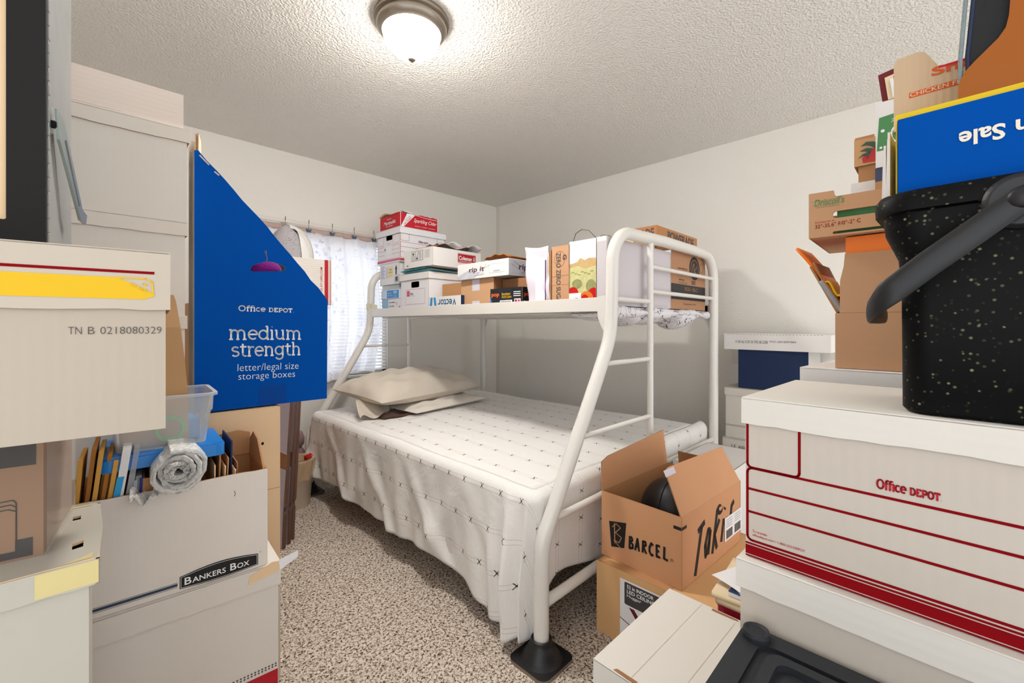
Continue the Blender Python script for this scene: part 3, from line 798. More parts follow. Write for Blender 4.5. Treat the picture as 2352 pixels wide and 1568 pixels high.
# upper bunk: thin pad in a scribble printed sheet, bulging between the slats at the foot
pad = thing('mattress_pad', 'thin pad in scribble printed sheet on the upper bunk', 'mattress pad', (1.56, .995, 1.192))
mb = MB(); mb.box(0, 0, 0, 1.085, 1.97, .016, SCRIB); mb.build('pad', pad, bevel=.006)
mb = MB(); pts = []
for i in range(40):
    u = i / 39
    for j in range(14):
        a = 2 * pi * j / 13; r = .018 + .007 * sin(19 * u) + .004 * sin(41 * u)
        pts.append((.03 + 1.03 * u, -.012 + .022 * cos(a), -.008 + (r + .004) * sin(a)))
mb.grid(pts, 40, 14, SCRIB); mb.build('rolled_hem', pad, smooth=True)
mb = MB()
for (cx, wd, dp, yy) in ((.30, .16, .055, .08), (.52, .12, .05, .1), (.74, .13, .075, .05), (.12, .1, .03, .12)):
    pts = []
    for i in range(16):
        for j in range(10):
            u, v = i / 15 * 2 - 1, j / 9 * 2 - 1
            pts.append((cx + wd * u, yy + .10 * v, -.012 - dp * max(0, (1 - u * u)) ** .7 * max(0, 1 - v * v) ** .6 + .004 * sin(9 * u)))
    mb.grid(pts, 16, 10, SCRIB)
mb.build('sagging_sheet', pad, smooth=True, solid=.002)

# ================================================================== LEFT STACKS
def deco_paper_lid(mb, F, W, D_, H):
    f = F['front']
    rect(mb, f, .0, .0475, .429, .051, DRED)
    decal(mb, f, [(0, .0135), (.418, .0135), (.429, .018), (.429, .021), (.392, .0415), (0, .0415)], YELLOW)
    stroke(mb, f, [(.392, .0412), (.420, .0412), (.4265, .037), (.4278, .021)], .0018, YELLOW, 2)
    text(mb, f, '10', .4155, .0325, None, .0052, YELLOW, .02, rot=-28)
    text(mb, f, 'REAMS', .4035, .0315, .0195, .0048, YELLOW, .02, rot=-28)
def deco_paper(mb, F, w, d, h):
    f = F['front']; x = .3415
    for s_, a, b in (('TN', .3415, .3535), ('B', .3592, .3652), ('0218080329', .3705, .4315)):
        text(mb, f, s_, a, .1308, b - a, .0092, INK, -.012)
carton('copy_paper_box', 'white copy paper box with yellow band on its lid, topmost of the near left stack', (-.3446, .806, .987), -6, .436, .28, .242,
       mat('dimmed_white_board', (186, 173, 157), .8, .035, 6, .12, 40, wave=('X', 24, .10)), KRAFTD, EDGE, deco=deco_paper, lid=.079, lidm=mat('pale_lid_board', (196, 184, 168), .8, .03, 6, .10, 40), liddeco=deco_paper_lid)  # board colour lowered to stand for the dim light on this box
# black wooden trunk with a galvanised catch
t = thing('trunk', 'black painted wooden trunk with steel catch standing on the copy paper box', 'trunk', (-.33, .985, 1.2295), -6)
BPAINT = mat('worn_black_paint', (22, 19, 18), .75, .25, 18, .15, 60, dirt=.3); GREYS = mat('grey_weathered_board', (150, 150, 146), .6, .2, 10, .15, 30)
w_, d_, h_ = .302, .24, .56
mb = MB(); mb.panel(Fr((0, 0, 0), (1, 0, 0), (0, 0, 1)), rect_pts(0, 0, w_, h_), .014, BPAINT, holes=[rect_pts(.05, .052, .2625, h_ - .03)])
mb.box(0, .014, 0, w_ - .002, d_, .012, BPAINT); mb.box(0, .014, h_ - .012, w_ - .002, d_, h_, BPAINT); mb.box(0, .014, .012, .012, d_, h_ - .012, BPAINT); mb.box(.012, d_ - .012, .012, w_ - .002, d_, h_ - .012, BPAINT)
mb.build('trunk_frame', t, bevel=.002)
mb = MB(); mb.box(.045, .006, .048, .2665, .012, h_ - .028, KRAFTT); mb.build('inset_panel', t)
mb = MB(); mb.box(w_ - .012, .0145, .012, w_ + .001, d_ - .001, h_ - .012, GREYS)
rr = random.Random(5)
for k in range(26):
    z = .02 + k * .021; mb.box(w_ - .001, .012, z, w_ + .002, .017 + rr.random() * .006, z + .012 + rr.random() * .008, GREYS)
mb.build('side_panel', t, bevel=.001)
mb = MB(); f = Fr((w_ + .0016, 0, 0), (0, 1, 0), (0, 0, 1))
mb.panel(f, [(.012, .235), (.05, .245), (.055, .205), (.016, .192)], .003, STEEL); ct = mb.build('catch', t, bevel=.0008)
mb = MB(); f = Fr((w_ + .007, 0, 0), (.14, 1, 0), (0, 0, 1))
mb.panel(f, [(.022, .235), (.05, .225), (.14, .105), (.165, .10), (.158, .082), (.13, .085), (.03, .19)], .004, STEEL, holes=[[(.05, .195), (.058, .2), (.125, .108), (.118, .105)]]); mb.build('lever', ct, bevel=.0008)
mb = MB(); mb.lathe([(0, 0), (.006, 0), (.006, .006), (0, .006)], (w_ + .002, .03, .212), DARK, 12, 'x'); mb.build('catch_pin', ct)
# kraft carton in clear wrap with black printing
def deco_kraft_left(mb, F, w, d, h):
    f = F['front']
    rect(mb, f, .0, .131, .2705, .160, BLACK)
    for s_ in range(3): stroke(mb, f, [(.225, .084 - s_ * .006), (.2485 - s_ * .002, .0855 - s_ * .006), (.2517, .081 - s_ * .006), (.2517, .03)], .0015, BLACK, 2)
    stroke(mb, f, [(.20, .0135), (.2517, .0135), (.2517, .07)], .0015, BLACK, 2)
    rect(mb, f, .20, .004, .2674, .0135, BLACK); rect(mb, f, .2505, .0135, .2674, .0295, BLACK)
t = carton('shipping_carton', 'kraft carton with black printed panels squeezed under the copy paper box', (-.3055, .948, .8015), -8, .2775, .20, .178, mat('shaded_kraft_board', (150, 114, 84), .82, .05, 7, .12, 45), KRAFTD, deco=deco_kraft_left)  # kraft darkened in its base colour for the shade it sits in
mb = MB(); mb.box(-.002, -.003, 0, .2815, .205, .181, film('stretch_wrap', (226, 216, 206), .06, .2)); mb.build('stretch_wrap', t)
# white lid box with yellowed tape below it, tall
t = thing('white_carton', 'tall white carton with yellowed tape and a slotted lid at the lower left corner', 'box', (-.33, .862, 0), -2)
mb = MB(); shell(mb, .345, .255, .79, AGED_DIM, KRAFT, WEDGE, top=False, rag=.002)
rr = random.Random(11)
mb.build('box_body', t, bevel=.002)
mb = MB(); mb.panel(Fr((.02, -.0008, .35), (1, 0, 0), (0, 0, 1)), [(0, .05), (.06, .06), (.15, .1), (.325, .17), (.325, .10), (.2, .02), (.05, 0)], .0006, film('packing_tape', (206, 198, 184), .3, .15)); mb.build('packing_tape', t)
lw, ld = .362, .262
mb = MB()
for (o, u, L) in ((V((-.006, -.006, .766)), (1, 0, 0), lw), (V((-.006 + lw, -.006, .766)), (0, 1, 0), ld), (V((-.006, ld - .006, .766)), (0, -1, 0), ld), (V((lw - .006, ld - .006, .766)), (-1, 0, 0), lw)):
    mb.panel(Fr(o, u, (0, 0, 1)), wavy(0, L, 0, .0015, 14) + [(L, .035), (0, .035)], .004, AGED_DIM, KRAFT, WEDGE)
mb.panel(Fr((-.006, -.006, .802), (1, 0, 0), (0, 1, 0)), [(0, 0), (lw - .004, .004), (lw, .03), (lw + .003, .13), (lw, ld - .02), (lw - .006, ld), (0, ld)], .004, AGED_DIM, KRAFT, KRAFTT,
         holes=[rect_pts(lw - .034, ld - .075, lw - .024, ld - .055), [(lw - .030, .055), (lw - .018, .058), (lw - .018, .085), (lw - .030, .078)]])
f = Fr((-.006, -.006, .766), (1, 0, 0), (0, 0, 1)); rect(mb, f, .300, .002, lw - .001, .034, YTAPE)
f = Fr((-.006, -.006, .802), (1, 0, 0), (0, 1, 0)); decal(mb, f, [(.32, .004), (lw - .008, .006), (lw - .006, .026), (.345, .016)], YTAPE); rect(mb, f, .24, ld - .010, lw - .01, ld - .001, YTAPE)
mb.build('lid', t)
# far column of closed white file boxes
FB = dict(lidm=mat('file_lid_board', (226, 217, 205), .78, .03, 5, .08, 35))
COLW = mat('file_box_board', (226, 218, 207), .8, .035, 5, .12, 30, wave=('X', 20, .05))
carton('white_carton', 'tall white carton carrying the column of white file boxes by the blue carton', (-.16, 1.487, 0), -1, .375, .36, 1.154, COLW, KRAFTD, lid=.036, **FB)
carton('file_box', 'white lidded file box, lower of the two in the column left of the blue carton', (-.155, 1.485, 1.1545), -1, .370, .36, .2555, COLW, KRAFTD, lid=.037, **FB)
carton('file_box', 'white lidded file box, upper of the two in the column left of the blue carton', (-.153, 1.485, 1.4105), -1.5, .372, .36, .2545, COLW, KRAFTD, lid=.037, **FB)
PKB = mat('pinkish_white_board', (232, 217, 205), .8, .04, 5, .12, 30, wave=('Z', 26, .12))
t = carton('shallow_tray', 'pinkish white shallow carton on top of the white file boxes near the ceiling', (-.19, 1.487, 1.6655), -1, .402, .33, .094, PKB, KRAFTD, WEDGE, bevel=.002)
mb = MB(); mb.panel(Fr((.0, -.0012, .0), (1, 0, 0), (0, 0, 1)), [(.0, .004), (.275, .006), (.282, .07), (.0, .075)], .001, PKB); mb.build('overlap_flap', t)
# blue slanted carton with a cut handle
t = thing('slant_top_carton', 'tall blue carton with a slanted top and cut handle, lettered in white', 'box', (.243, 1.524, .8745), -2)
BO = [(0, 0), (.373, 0), (.3755, .340), (.366, .352)]
rr = random.Random(2)
for k in range(1, 16):
    s_ = k / 16; BO.append((.366 - .357 * s_ + rr.uniform(-.0018, .0018), .352 + .406 * s_ + rr.uniform(-.0015, .0015) + .008 * sin(pi * s_)))
BO += [(.009, .758), (0, .756)]
HOLE = [(.141, .4245), (.148, .420), (.233, .4285), (.2405, .434), (.239, .443), (.226, .449), (.205, .4545), (.184, .455), (.160, .445), (.146, .437)]
f = Fr((0, 0, 0), (1, 0, 0), (0, 0, 1))
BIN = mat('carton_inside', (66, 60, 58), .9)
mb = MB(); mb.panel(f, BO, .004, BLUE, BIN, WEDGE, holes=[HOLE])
LW = 0.112
mb.panel(Fr((0, LW, 0), (0, -1, 0), (0, 0, 1)), [(0, 0), (LW - .004, 0), (LW - .004, .78), (.06, .80), (0, .792)], .004, WHITE, KRAFTD, WEDGE)
mb.panel(Fr((.373, .004, 0), (0, 1, 0), (0, 0, 1)), [(0, 0), (LW - .004, 0), (LW - .004, .34), (0, .338)], .004, BLUE, BIN, WEDGE)
mb.panel(Fr((.371, LW, 0), (-1, 0, 0), (0, 0, 1)), [(0, 0), (.371, 0), (.371, .745), (.362, .75), (.004, .345), (0, .34)], .004, BLUE, BIN, WEDGE)
mb.box(.004, .004, 0, .369, LW - .004, .004, BLUE)
# creases and white print
depot(mb, f, .1097, .2975, .158, .0165, WPRINT, 2, -.012)
def medium(s_, y, x0, x1): slab(mb, f, s_, x0, y, x1 - x0, .0285, .0048, WPRINT, 2, -.02)
medium('medium', .211, .085, .293); medium('strength', .1595, .091, .2905)
text(mb, f, 'letter/legal size', .1063, .1065, .174, .0290, WPRINT, -.012, rot=-1.4)
text(mb, f, 'storage boxes', .1085, .0805, .161, .0275, WPRINT, -.012, rot=-1.4)
f2 = mat('blue_clear_tape', (0, 66, 148), .6, .03, 6, spec=.1)
rect(mb, f, .165, .002, .243, .062, f2)
decal(mb, f, [(.0, .70), (.012, .74), (.011, .757), (.0, .756)], BLUE, 2)
stroke(mb, f, [(.185, .49), (.1845, .475), (.1875, .466), (.186, .456)], .0018, KRAFTD, 2); stroke(mb, f, [(.18, .487), (.1835, .478)], .0012, KRAFTD, 2)
for a, b in (((.012, .745), (.035, .722)), ((.048, .706), (.06, .697))): stroke(mb, f, [a, b], .004, WEDGE, 2)
mb.build('box_body', t)
for (x, a, b) in ((.002, .756, .80), (.007, .758, .803)):
    mb = MB(); mb.panel(Fr((x + .003, .0, a), (.25, 1, 0), (0, 0, 1)), [(0, 0), (.06, .0), (.055, b - a), (.004, b - a + .006)], .003, WEDGE, WHITE, KRAFT); mb.build('torn_flap', t)
mb = MB(); pts = []   # purple cushion behind the handle
for i in range(20):
    for j in range(12):
        a = 2 * pi * i / 19; b = pi * j / 11; pts.append((.190 + .052 * cos(a) * sin(b), .045 + .024 * sin(a) * sin(b), .436 + .030 * cos(b) * (1 if b < pi / 2 else 1.0)))
# plush inside the carton stays its own thing
mb.grid(pts, 20, 12, cloth('purple_plush', (122, 26, 120), 1.0, 200, .6), True)
o = mb.build('plush_ball', smooth=True); o.location = (.243, 1.524, .8745); o.rotation_euler = (0, 0, R(-2))
tag(o, 'purple plush toy showing through the handle hole of the blue carton', 'plush toy')
mb = MB(); mb.box(.135, .06, .0045, .235, .10, .392, mat('black_bag', (24, 22, 26), .6)); o = mb.build('black_pouch', bevel=.012); o.location = (.243, 1.524, .8745); o.rotation_euler = (0, 0, R(-2))
tag(o, 'dark pouch standing inside the blue carton below the purple plush', 'pouch')
# tan carton under it and pale low carton on the floor
def deco_tan(mb, F, w, d, h):
    f = F['front']; stroke(mb, f, [(.0, .315), (.12, .3135), (.225, .315)], .0014, KRAFTD)
    decal(mb, f, ell(.176, .462, .004, .0048, 14), DARK)
carton('tall_carton', 'tall tan carton standing under the blue slanted carton', (.238, 1.512, .297), -2.5, .226, .14, .572, KRAFTT, KRAFTD, deco=deco_tan)
carton('pale_carton', 'pale narrow carton on the carpet under the tall tan carton', (.236, 1.51, 0), -2.5, .228, .14, .296, mat('pale_cream_board', (216, 202, 184), .8, .04, 6, .1, 40), KRAFTD)
# tall file box with lid and the open one on it
LOW = mat('file_box_grey', (220, 212, 203), .8, .035, 5, .12, 30, wave=('X', 20, .1), dirt=.12)
def deco_low(mb, F, w, d, h):
    f = F['front']
    for r_ in range(2):
        for k in range(16):
            decal(mb, f, ell(w - .006 - k * .0078 - r_ * .0, .2485 - .006 * r_ - .0 * k, .0024, .0022, 10), INK)
    rect(mb, f, w - .12, .18, w - .001, .2335, RED); rect(mb, f, .0, .18, w - .12, .222, RED)
t = carton('file_box', 'tall white file box with a lid under the open file box with the black badge', (-.038, 1.264, 0), -4.5, .415, .21, .512, LOW, KRAFTD, deco=deco_low, lid=.057, lidm=LOW)
def peel(mb):
    f = Fr((.345, -.0065, .478), (1, 0, 0), (0, 0, 1))
    mb.panel(f, [(0, 0), (.07, .012), (.076, .036), (.055, .04), (.006, .022)], .0006, KRAFTT)
    mb.panel(Fr((.418, -.0065, .49), (1, -.15, .15), (-.2, 0, 1)), [(0, 0), (.045, .018), (.05, .034), (.002, .028)], .0006, PAPER, PAPER)
mb = MB(); peel(mb); mb.build('peeling_tape', t)
def deco_bank(mb, F, w, d, h):
    f = F['front']; a, b = .2075, .3665
    top = [(a, .034)] + [(a + (b - a) * k / 12, .034 + .010 * sin(pi * k / 12)) for k in range(1, 12)] + [(b, .034)]
    bot = [(b, .006)] + [(b - (b - a) * k / 12, .006 - .004 * sin(pi * k / 12)) for k in range(1, 12)] + [(a, .006)]
    decal(mb, f, top + bot, BLACK, 1)
    sh = [(a + (x - a) * .97 + (b - a) * .015, .02 + (y - .02) * .86) for x, y in top + bot]
    stroke(mb, f, sh, .0008, WPRINT, 2, True)
    x = a + .009
    for s_, ww, hh in (('B', .013, .0165), ('ANKERS', .066, .0125), (' ', .006, 0), ('B', .013, .0165), ('OX', .026, .0125)):
        if hh: text(mb, f, s_, x, .0125, ww, hh, WPRINT, .012, lv=3)
        x += ww + .0016
    stroke(mb, f, ell(.371, .037, .0016, .0016, 12), .0004, BLACK, 2, True)
    rect(mb, f, .0, .0145, .2035, .0205, mat('slate_print', (46, 66, 88), .6), 1)
    rect(mb, f, .0, .0220, .2035, .0229, BLACK, 1); rect(mb, f, .0, .0118, .2035, .0127, BLACK, 1)
    stroke(mb, f, [(.315, .207), (.317, .2), (.3155, .193)], .0012, INK, 2)
BNK = mat('open_file_box_board', (226, 217, 208), .8, .035, 5, .12, 30, wave=('X', 22, .1), dirt=.1)
t = carton('open_file_box', 'open white file box with a black badge, stuffed with envelopes and folders', (-.035, 1.267, .5125), -4.5, .388, .21, .2465, BNK, KRAFT, EDGE, top=False, deco=deco_bank,
           holes={'right': [rrect(.06, .172, .15, .20, .013)]}, rag=.0012)
BK0, BKY = V((-.035, 1.267, .5125)), R(-4.5)
def bank(x, y, z): return (BK0.x + x * cos(BKY) - y * sin(BKY), BK0.y + x * sin(BKY) + y * cos(BKY), BK0.z + z)
flap(t, (.384, .012, .2425), (.384, .200, .2425), (.05, 0, 1), .028, KRAFT, EDGE, shape=[(0, 0), (.188, 0), (.188, .045), (.15, .07), (.09, .06), (.03, .02)])
flap(t, (.384, .206, .2425), (.24, .206, .2425), (0, .05, 1), .06, KRAFT, EDGE, shape=[(0, 0), (.144, 0), (.144, .055), (.03, .07), (.0, .06)])
# contents, every piece its own thing
def slab_thing(name, label, cat, x, y, z, yawl, lean, th, dep, ht, mt, edge=None, group=None, round_=.0, extra=None, lip=False):
    """an upright sheet-like thing seen edge-on inside the open box: th wide in x, dep in y, ht tall, leaning by angle"""
    tt = thing(name, label, cat, bank(x, y, z), -4.5 + yawl, group); m_ = MB(); l_ = sin(R(lean)) * ht; hh = cos(R(lean)) * ht
    n = 9; pts = []
    for k in range(n):
        s_ = k / (n - 1); bow = .004 * sin(pi * s_)
        for xx, yy in ((0, 0), (th, 0), (th, dep), (0, dep)): pts.append((xx + l_ * s_ + bow, yy, hh * s_))
    fs = []
    for k in range(n - 1):
        for q in range(4): r_ = (q + 1) % 4; fs.append((4 * k + q, 4 * k + r_, 4 * k + 4 + r_, 4 * k + 4 + q))
    m_.add(pts, fs + [(3, 2, 1, 0), tuple(4 * (n - 1) + q for q in range(4))], mt)
    if extra: extra(m_, l_, hh)
    m_.build('sheet' if not lip else 'folder_cover', tt, bevel=.0006); return tt
MAN2 = mat('dark_manila', (172, 112, 40), .7, .1, 10, .1, 20); POLY = film('grey_poly_bag', (196, 196, 200), .45, .2)
env = [(.005, .014, .008, MANILA, 6, .33), (.0145, .018, .0075, MAN2, 7.5, .352), (.0235, .012, .008, MANILA, 8, .345), (.033, .02, .0075, MAN2, 9, .335), (.042, .014, .008, MANILA, 9.5, .322)]
for i, (x, y, th, m_, ln, ht) in enumerate(env):
    slab_thing('manila_envelope', 'manila envelope, %s from the left in the open file box' % ('first', 'second', 'third', 'fourth', 'fifth')[i], 'envelope', x, y, .005, 0, ln, th, .13, ht, m_, group='manila envelopes in the open file box')
def bub(mb, l_, hh):
    f = Fr((0, -.0008, 0), (1, 0, 0), (l_ / hh, 0, 1)); rect(mb, f, .001, .20, .0125, .285, mat('sky_blue_label', (40, 160, 220), .5))
slab_thing('bubble_mailer', 'white bubble mailer with a sky blue label in the open file box', 'mailer', .0525, .010, .005, 0, 9.5, .0145, .15, .345, PAPER, extra=bub)
for i, (x, y, th, ln, ht) in enumerate(((.0685, .010, .010, 10, .345), (.080, .012, .011, 8, .285), (.0925, .014, .010, 8, .278))):
    slab_thing('plastic_bag', 'crinkled clear plastic bag, %s beside the bubble mailer' % ('first', 'second', 'third')[i], 'plastic bag', x, y, .005, 0, ln, th, .14, ht, POLY, group='plastic bags in the open file box')
slab_thing('plastic_folder', 'frosted white plastic folder next to the blue folder in the open file box', 'folder', .106, .012, .005, 0, 4, .009, .15, .268, mat('frosted_folder', (176, 178, 184), .4))
slab_thing('blue_folder', 'deep blue folder in the middle of the open file box', 'folder', .1185, .012, .005, 0, 4, .0055, .16, .272, mat('deep_blue_card', (26, 44, 130), .45))
for i, x in enumerate((.1285, .169)):
    tt = thing('magazine_file', 'kraft magazine file, %s of the two in the open file box' % ('left', 'right')[i], 'magazine file', bank(x, .012, .005), -4.5, 'kraft magazine files in the open file box'); mb = MB()
    shell(mb, .034, .15, .268, KRAFT, KRAFTD, EDGE, th=.003); 
    for p in range(len(mb.v)): x_, y_, z_ = mb.v[p]; mb.v[p] = (x_ + z_ * .055, y_, z_ - (.0 if y_ < .02 else 0))
    mb.build('file_body', tt, bevel=.0008)
for i, (x, y, ht, m_, ln) in enumerate(((.262, .02, .268, KRAFTT, 3), (.268, .03, .29, KRAFT, 4), (.2745, .018, .262, KRAFTT, 5), (.281, .03, .278, KRAFT, 5), (.288, .016, .25, KRAFTT, 7))):
    slab_thing('kraft_folder', 'kraft paper folder, %s right of the bubble wrap roll' % ('first', 'second', 'third', 'fourth', 'fifth')[i], 'folder', x, y, .005, 0, ln, .003, .15, ht, m_, group='kraft folders beside the bubble wrap')
slab_thing('navy_folder', 'navy edged file folder standing tallest right of the bubble wrap', 'folder', .298, .05, .005, 0, 3, .004, .15, .315, NAVYB)
slab_thing('brown_card', 'round cornered brown card behind the kraft folders', 'card', .3065, .03, .005, 0, 4, .003, .16, .262, KRAFTD)
slab_thing('clear_sleeve', 'clear plastic sleeve lying slanted near the right end of the open file box', 'plastic sleeve', .330, .03, .005, 0, -8, .003, .14, .240, CLEAR)
# bubble wrap roll
t = thing('bubble_wrap_roll', 'roll of bubble wrap lying on the rim of the open file box', 'bubble wrap', bank(.203, .012, .292), -4.5)
mb = MB(); pts = []; nu_, nv_ = 520, 26
for i in range(nu_):
    a = 2 * pi * 4.3 * i / (nu_ - 1); r_ = .007 + .043 * i / (nu_ - 1)
    for j in range(nv_):
        b = j / (nv_ - 1); rb = r_ * (1 + .035 * sin(2.3 * a) + .03 * sin(3.7 * a + 1)) + .0022 * max(0, sin(i * .62)) * max(0, sin(j * 1.5 + (i // 10 % 2) * 1.5))
        pts.append((rb * cos(a), -.062 + .15 * b + .010 * sin(1.3 * a) * (1 - b), rb * sin(a) * .97))
mb.grid(pts, nu_, nv_, BUBBLE); mb.build('wrap', t, smooth=True, solid=.0085)
mb = MB(); pts = []
for i in range(50):
    for j in range(16): pts.append((-.02 - .062 * i / 49, -.058 + .10 * j / 15 - .02 * i / 49, -.047 + .003 * sin(i * .9) * sin(j * 1.4) + .008 * sin(i * .17) + .006 * sin(i * .33 + j * .5)))
mb.grid(pts, 50, 16, BUBBLE); mb.build('loose_end', t, smooth=True, solid=.003)
mb = MB(); mb.tube([(-.0075, -.058, .012), (-.010, -.057, .0), (-.0075, -.058, -.012)], .0022, mat('grey_core', (90, 86, 84), .8), 8); mb.build('core', t, smooth=True)
# blue tote lid with the clear bin standing on it
t = thing('bin_lid', 'bright blue plastic bin lid under the clear plastic bin', 'bin lid', (.045, 1.292, .808), -4)
BL = mat('bright_blue_plastic', (20, 124, 206), .35, .05, 10, spec=.5)
mb = MB(); pr = rrect(-.012, -.012, .222, .192, .02)
for z0_, z1_, g in ((0, .026, 0), (.026, .032, -.004)):
    o2 = rrect(-.012 - g, -.012 - g, .222 + g, .192 + g, .02); mb.panel(Fr((0, 0, z1_), (1, 0, 0), (0, 1, 0)), o2, z1_ - z0_, BL)
mb.build('lid_plate', t, bevel=.003)
t = thing('clear_bin', 'clear plastic shoe bin holding a paper bag, standing on the blue lid', 'plastic bin', (.050, 1.290, .8405), -4)
def taper_bin(mb, w0, d0, w1, d1, h, mt, th=.0016, x=0, y=0):
    def ring(w, d, z, g=0): return [V((x + a, y + b, z)) for a, b in rrect((w1 - w) / 2 + g, (d1 - d) / 2 + g, (w1 + w) / 2 - g, (d1 + d) / 2 - g, .018, 5)]
    lv = [ring(w0, d0, 0), ring(w0 + (w1 - w0) * .62, d0 + (d1 - d0) * .62, h * .62), ring(w0 + (w1 - w0) * .66 + .006, d0 + (d1 - d0) * .66 + .006, h * .66), ring(w1, d1, h), ring(w1 + .014, d1 + .014, h), ring(w1 + .014, d1 + .014, h - .006)]
    n = len(lv[0]); vs = [p for l in lv for p in l]; fs = []
    for i in range(len(lv) - 1):
        for k in range(n): l = (k + 1) % n; fs.append((i * n + k, i * n + l, (i + 1) * n + l, (i + 1) * n + k))
    fs.append(tuple(range(n))); mb.add(vs, fs, mt)
mb = MB(); taper_bin(mb, .165, .15, .195, .178, .122, CLEAR); mb.build('bin_body', t, smooth=True, solid=.0016)
t = thing('paper_bag', 'tall kraft paper bag standing in the clear bin behind the copy paper box', 'paper bag', (.075, 1.37, .843), -4)
mb = MB(); pts = []
for k, (z, wl, wr_, dd) in enumerate(((0, 0, .128, .04), (.10, .0, .127, .042), (.2, .0, .12, .04), (.28, .004, .112, .036), (.33, .01, .106, .02), (.345, .012, .104, .016), (.36, .014, .100, .012))):
    pts += [(wl, -dd, z), (wr_, -dd, z), (wr_ + .002 * sin(k), dd, z), (wl, dd, z)]
fs = []
for k in range(6):
    for q in range(4): r_ = (q + 1) % 4; fs.append((4 * k + q, 4 * k + r_, 4 * k + 4 + r_, 4 * k + 4 + q))
mb.add(pts, fs + [(0, 1, 2, 3), (24, 25, 26, 27)], mat('paper_bag_kraft', (190, 148, 104), .8, .06, 9, .4, 18)); mb.build('bag', t)
mb = MB(); mb.lathe([(.022, 0), (.030, 0), (.030, .02), (.022, .02), (.022, 0)], (0, 0, 0), mat('green_tape', (110, 180, 70), .4), 28, 'y'); o = mb.build('tape_roll'); o.location = (.163, 1.312, .880)
tag(o, 'roll of green tape inside the clear bin', 'tape roll')
mb = MB(); mb.box(-.012, -.0, 0, .016, .09, .052, mat('sky_blue_pack', (70, 140, 210), .4)); o = mb.build('blue_packet', bevel=.004); o.location = (.208, 1.33, .845)
tag(o, 'small sky blue packet in the corner of the clear bin', 'packet')
# folded flat cartons, trash can, jar, carton and parcel box by the window
PURP = mat('pale_lilac_board', (196, 184, 196), .8, .04, 6, .1, 30, wave=('Z', 40, .2)); FLUTE = mat('brown_flute_edge', (96, 70, 60), .9, .25, 160)
for i, (x, y, dz, ya) in enumerate(((.738, 2.350, 0, -77), (.774, 2.383, .003, -75), (.804, 2.418, .002, -73.5))):
    t = thing('folded_carton', 'flat folded carton on edge behind the tan carton, %s from the left' % ('first', 'second', 'third')[i], 'folded carton', (x, y, 0), ya, 'flat folded cartons standing on edge')
    mb = MB(); f = Fr((-.40, 0, 0), (1, 0, 0), (0, .05, 1))
    mb.panel(f, [(.2, .0), (.40, .0), (.397, .17), (.39, .18), (.39, .20), (.4, .21), (.402, .40), (.404, .76), (.2, .76)], .014, KRAFTD, KRAFTD, FLUTE)
    mb.panel(Fr((-.40, -.0035, 0), (1, 0, 0), (0, .05, 1)), [(.2, .49), (.40, .47), (.408, .76), (.2, .76)], .003, PURP, KRAFTD, FLUTE)
    mb.panel(Fr((-.40, -.0035, 0), (1, 0, 0), (0, .05, 1)), [(.2, .01), (.396, .005), (.392, .16), (.40, .395), (.2, .40)], .003, PURP, KRAFTD, FLUTE)
    mb.build('sheet', t)
t = thing('waste_bin', 'beige plastic waste bin with a thin bag liner at the head of the bed', 'waste bin', (.975, 2.868, 0))
BEI = mat('beige_plastic', (222, 202, 180), .45, .03, 8)
mb = MB(); mb.lathe([(0, .003), (.078, .0), (.082, .006), (.102, .275), (.108, .28), (.108, .288), (.1, .288), (.08, .02), (0, .02)], (0, 0, 0), BEI, 40); mb.build('bin_body', t, smooth=True)
mb = MB(); pts = []
for i in range(60):
    a = 2 * pi * i / 59
    front = max(0, cos(a - R(255)))
    dp = .05 + .13 * front ** 2 * (.75 + .25 * sin(5 * a))
    for j in range(12):
        s_ = j / 11
        if j < 4: r_, z = .094 - .004 * (3 - j), .255 + .036 * j / 3
        else: q = (j - 4) / 7; r_, z = .1125 + .004 * sin(11 * a + 3 * q) + .006 * front * q - .006 * q, .292 - dp * q
        pts.append((r_ * cos(a), r_ * sin(a), z))
mb.grid(pts, 60, 12, BAGF); mb.build('bag_liner', t, smooth=True)
mb = MB(); rr = random.Random(8)
for k in range(5): mb.tube([(.055 + .01 * k, .0 + .01 * k, .27), (.05 + .012 * k, -.01 + .008 * k, .30), (.06 + .01 * k, .005 * k, .296), (.062 + .01 * k, -.012, .285)], .0045, mat('red_ribbon', (206, 30, 30), .5), 6)
o = mb.build('red_ribbon', smooth=True); o.location = (.975, 2.868, 0); tag(o, 'crumpled red ribbon lying on the rim of the waste bin', 'ribbon')
t = thing('jar', 'mauve glazed jar on the floor between the folded cartons and the bed post', 'jar', (1.03, 3.12, 0))
mb = MB(); mb.lathe([(0, 0), (.07, 0), (.095, .08), (.1, .2), (.085, .27), (.065, .3), (.08, .32), (.085, .36), (.07, .40), (.06, .405), (0, .40)], (0, 0, 0), mat('mauve_glaze', (150, 118, 118), .25, .15, 9), 32); mb.build('jar_body', t, smooth=True)
carton('brown_carton', 'brown carton behind the folded cartons carrying the parcel box', (.45, 2.72, 0), 0, .41, .38, 1.25, KRAFT, KRAFTD)
def deco_usps(mb, F, w, d, h):
    f = F['front']; rect(mb, f, w - .045, .0, w - .022, h, RED); rect(mb, f, w - .012, .0, w - .008, h, RED)
    ff = Fr((w - .058, 0, .02), (0, 0, 1), (-1, 0, 0)); text(mb, ff, 'VISIT US AT USPS.COM', .01, .0, .20, .013, RED, .01)
t = carton('parcel_box', 'white corrugated parcel box with a red stripe peeking out behind the blue carton', (.66, 2.71, 1.2515), 0, .475, .30, .278, mat('ribbed_white_board', (226, 218, 208), .8, .03, 6, wave=('Z', 26, .5)), KRAFTD, deco=deco_usps)
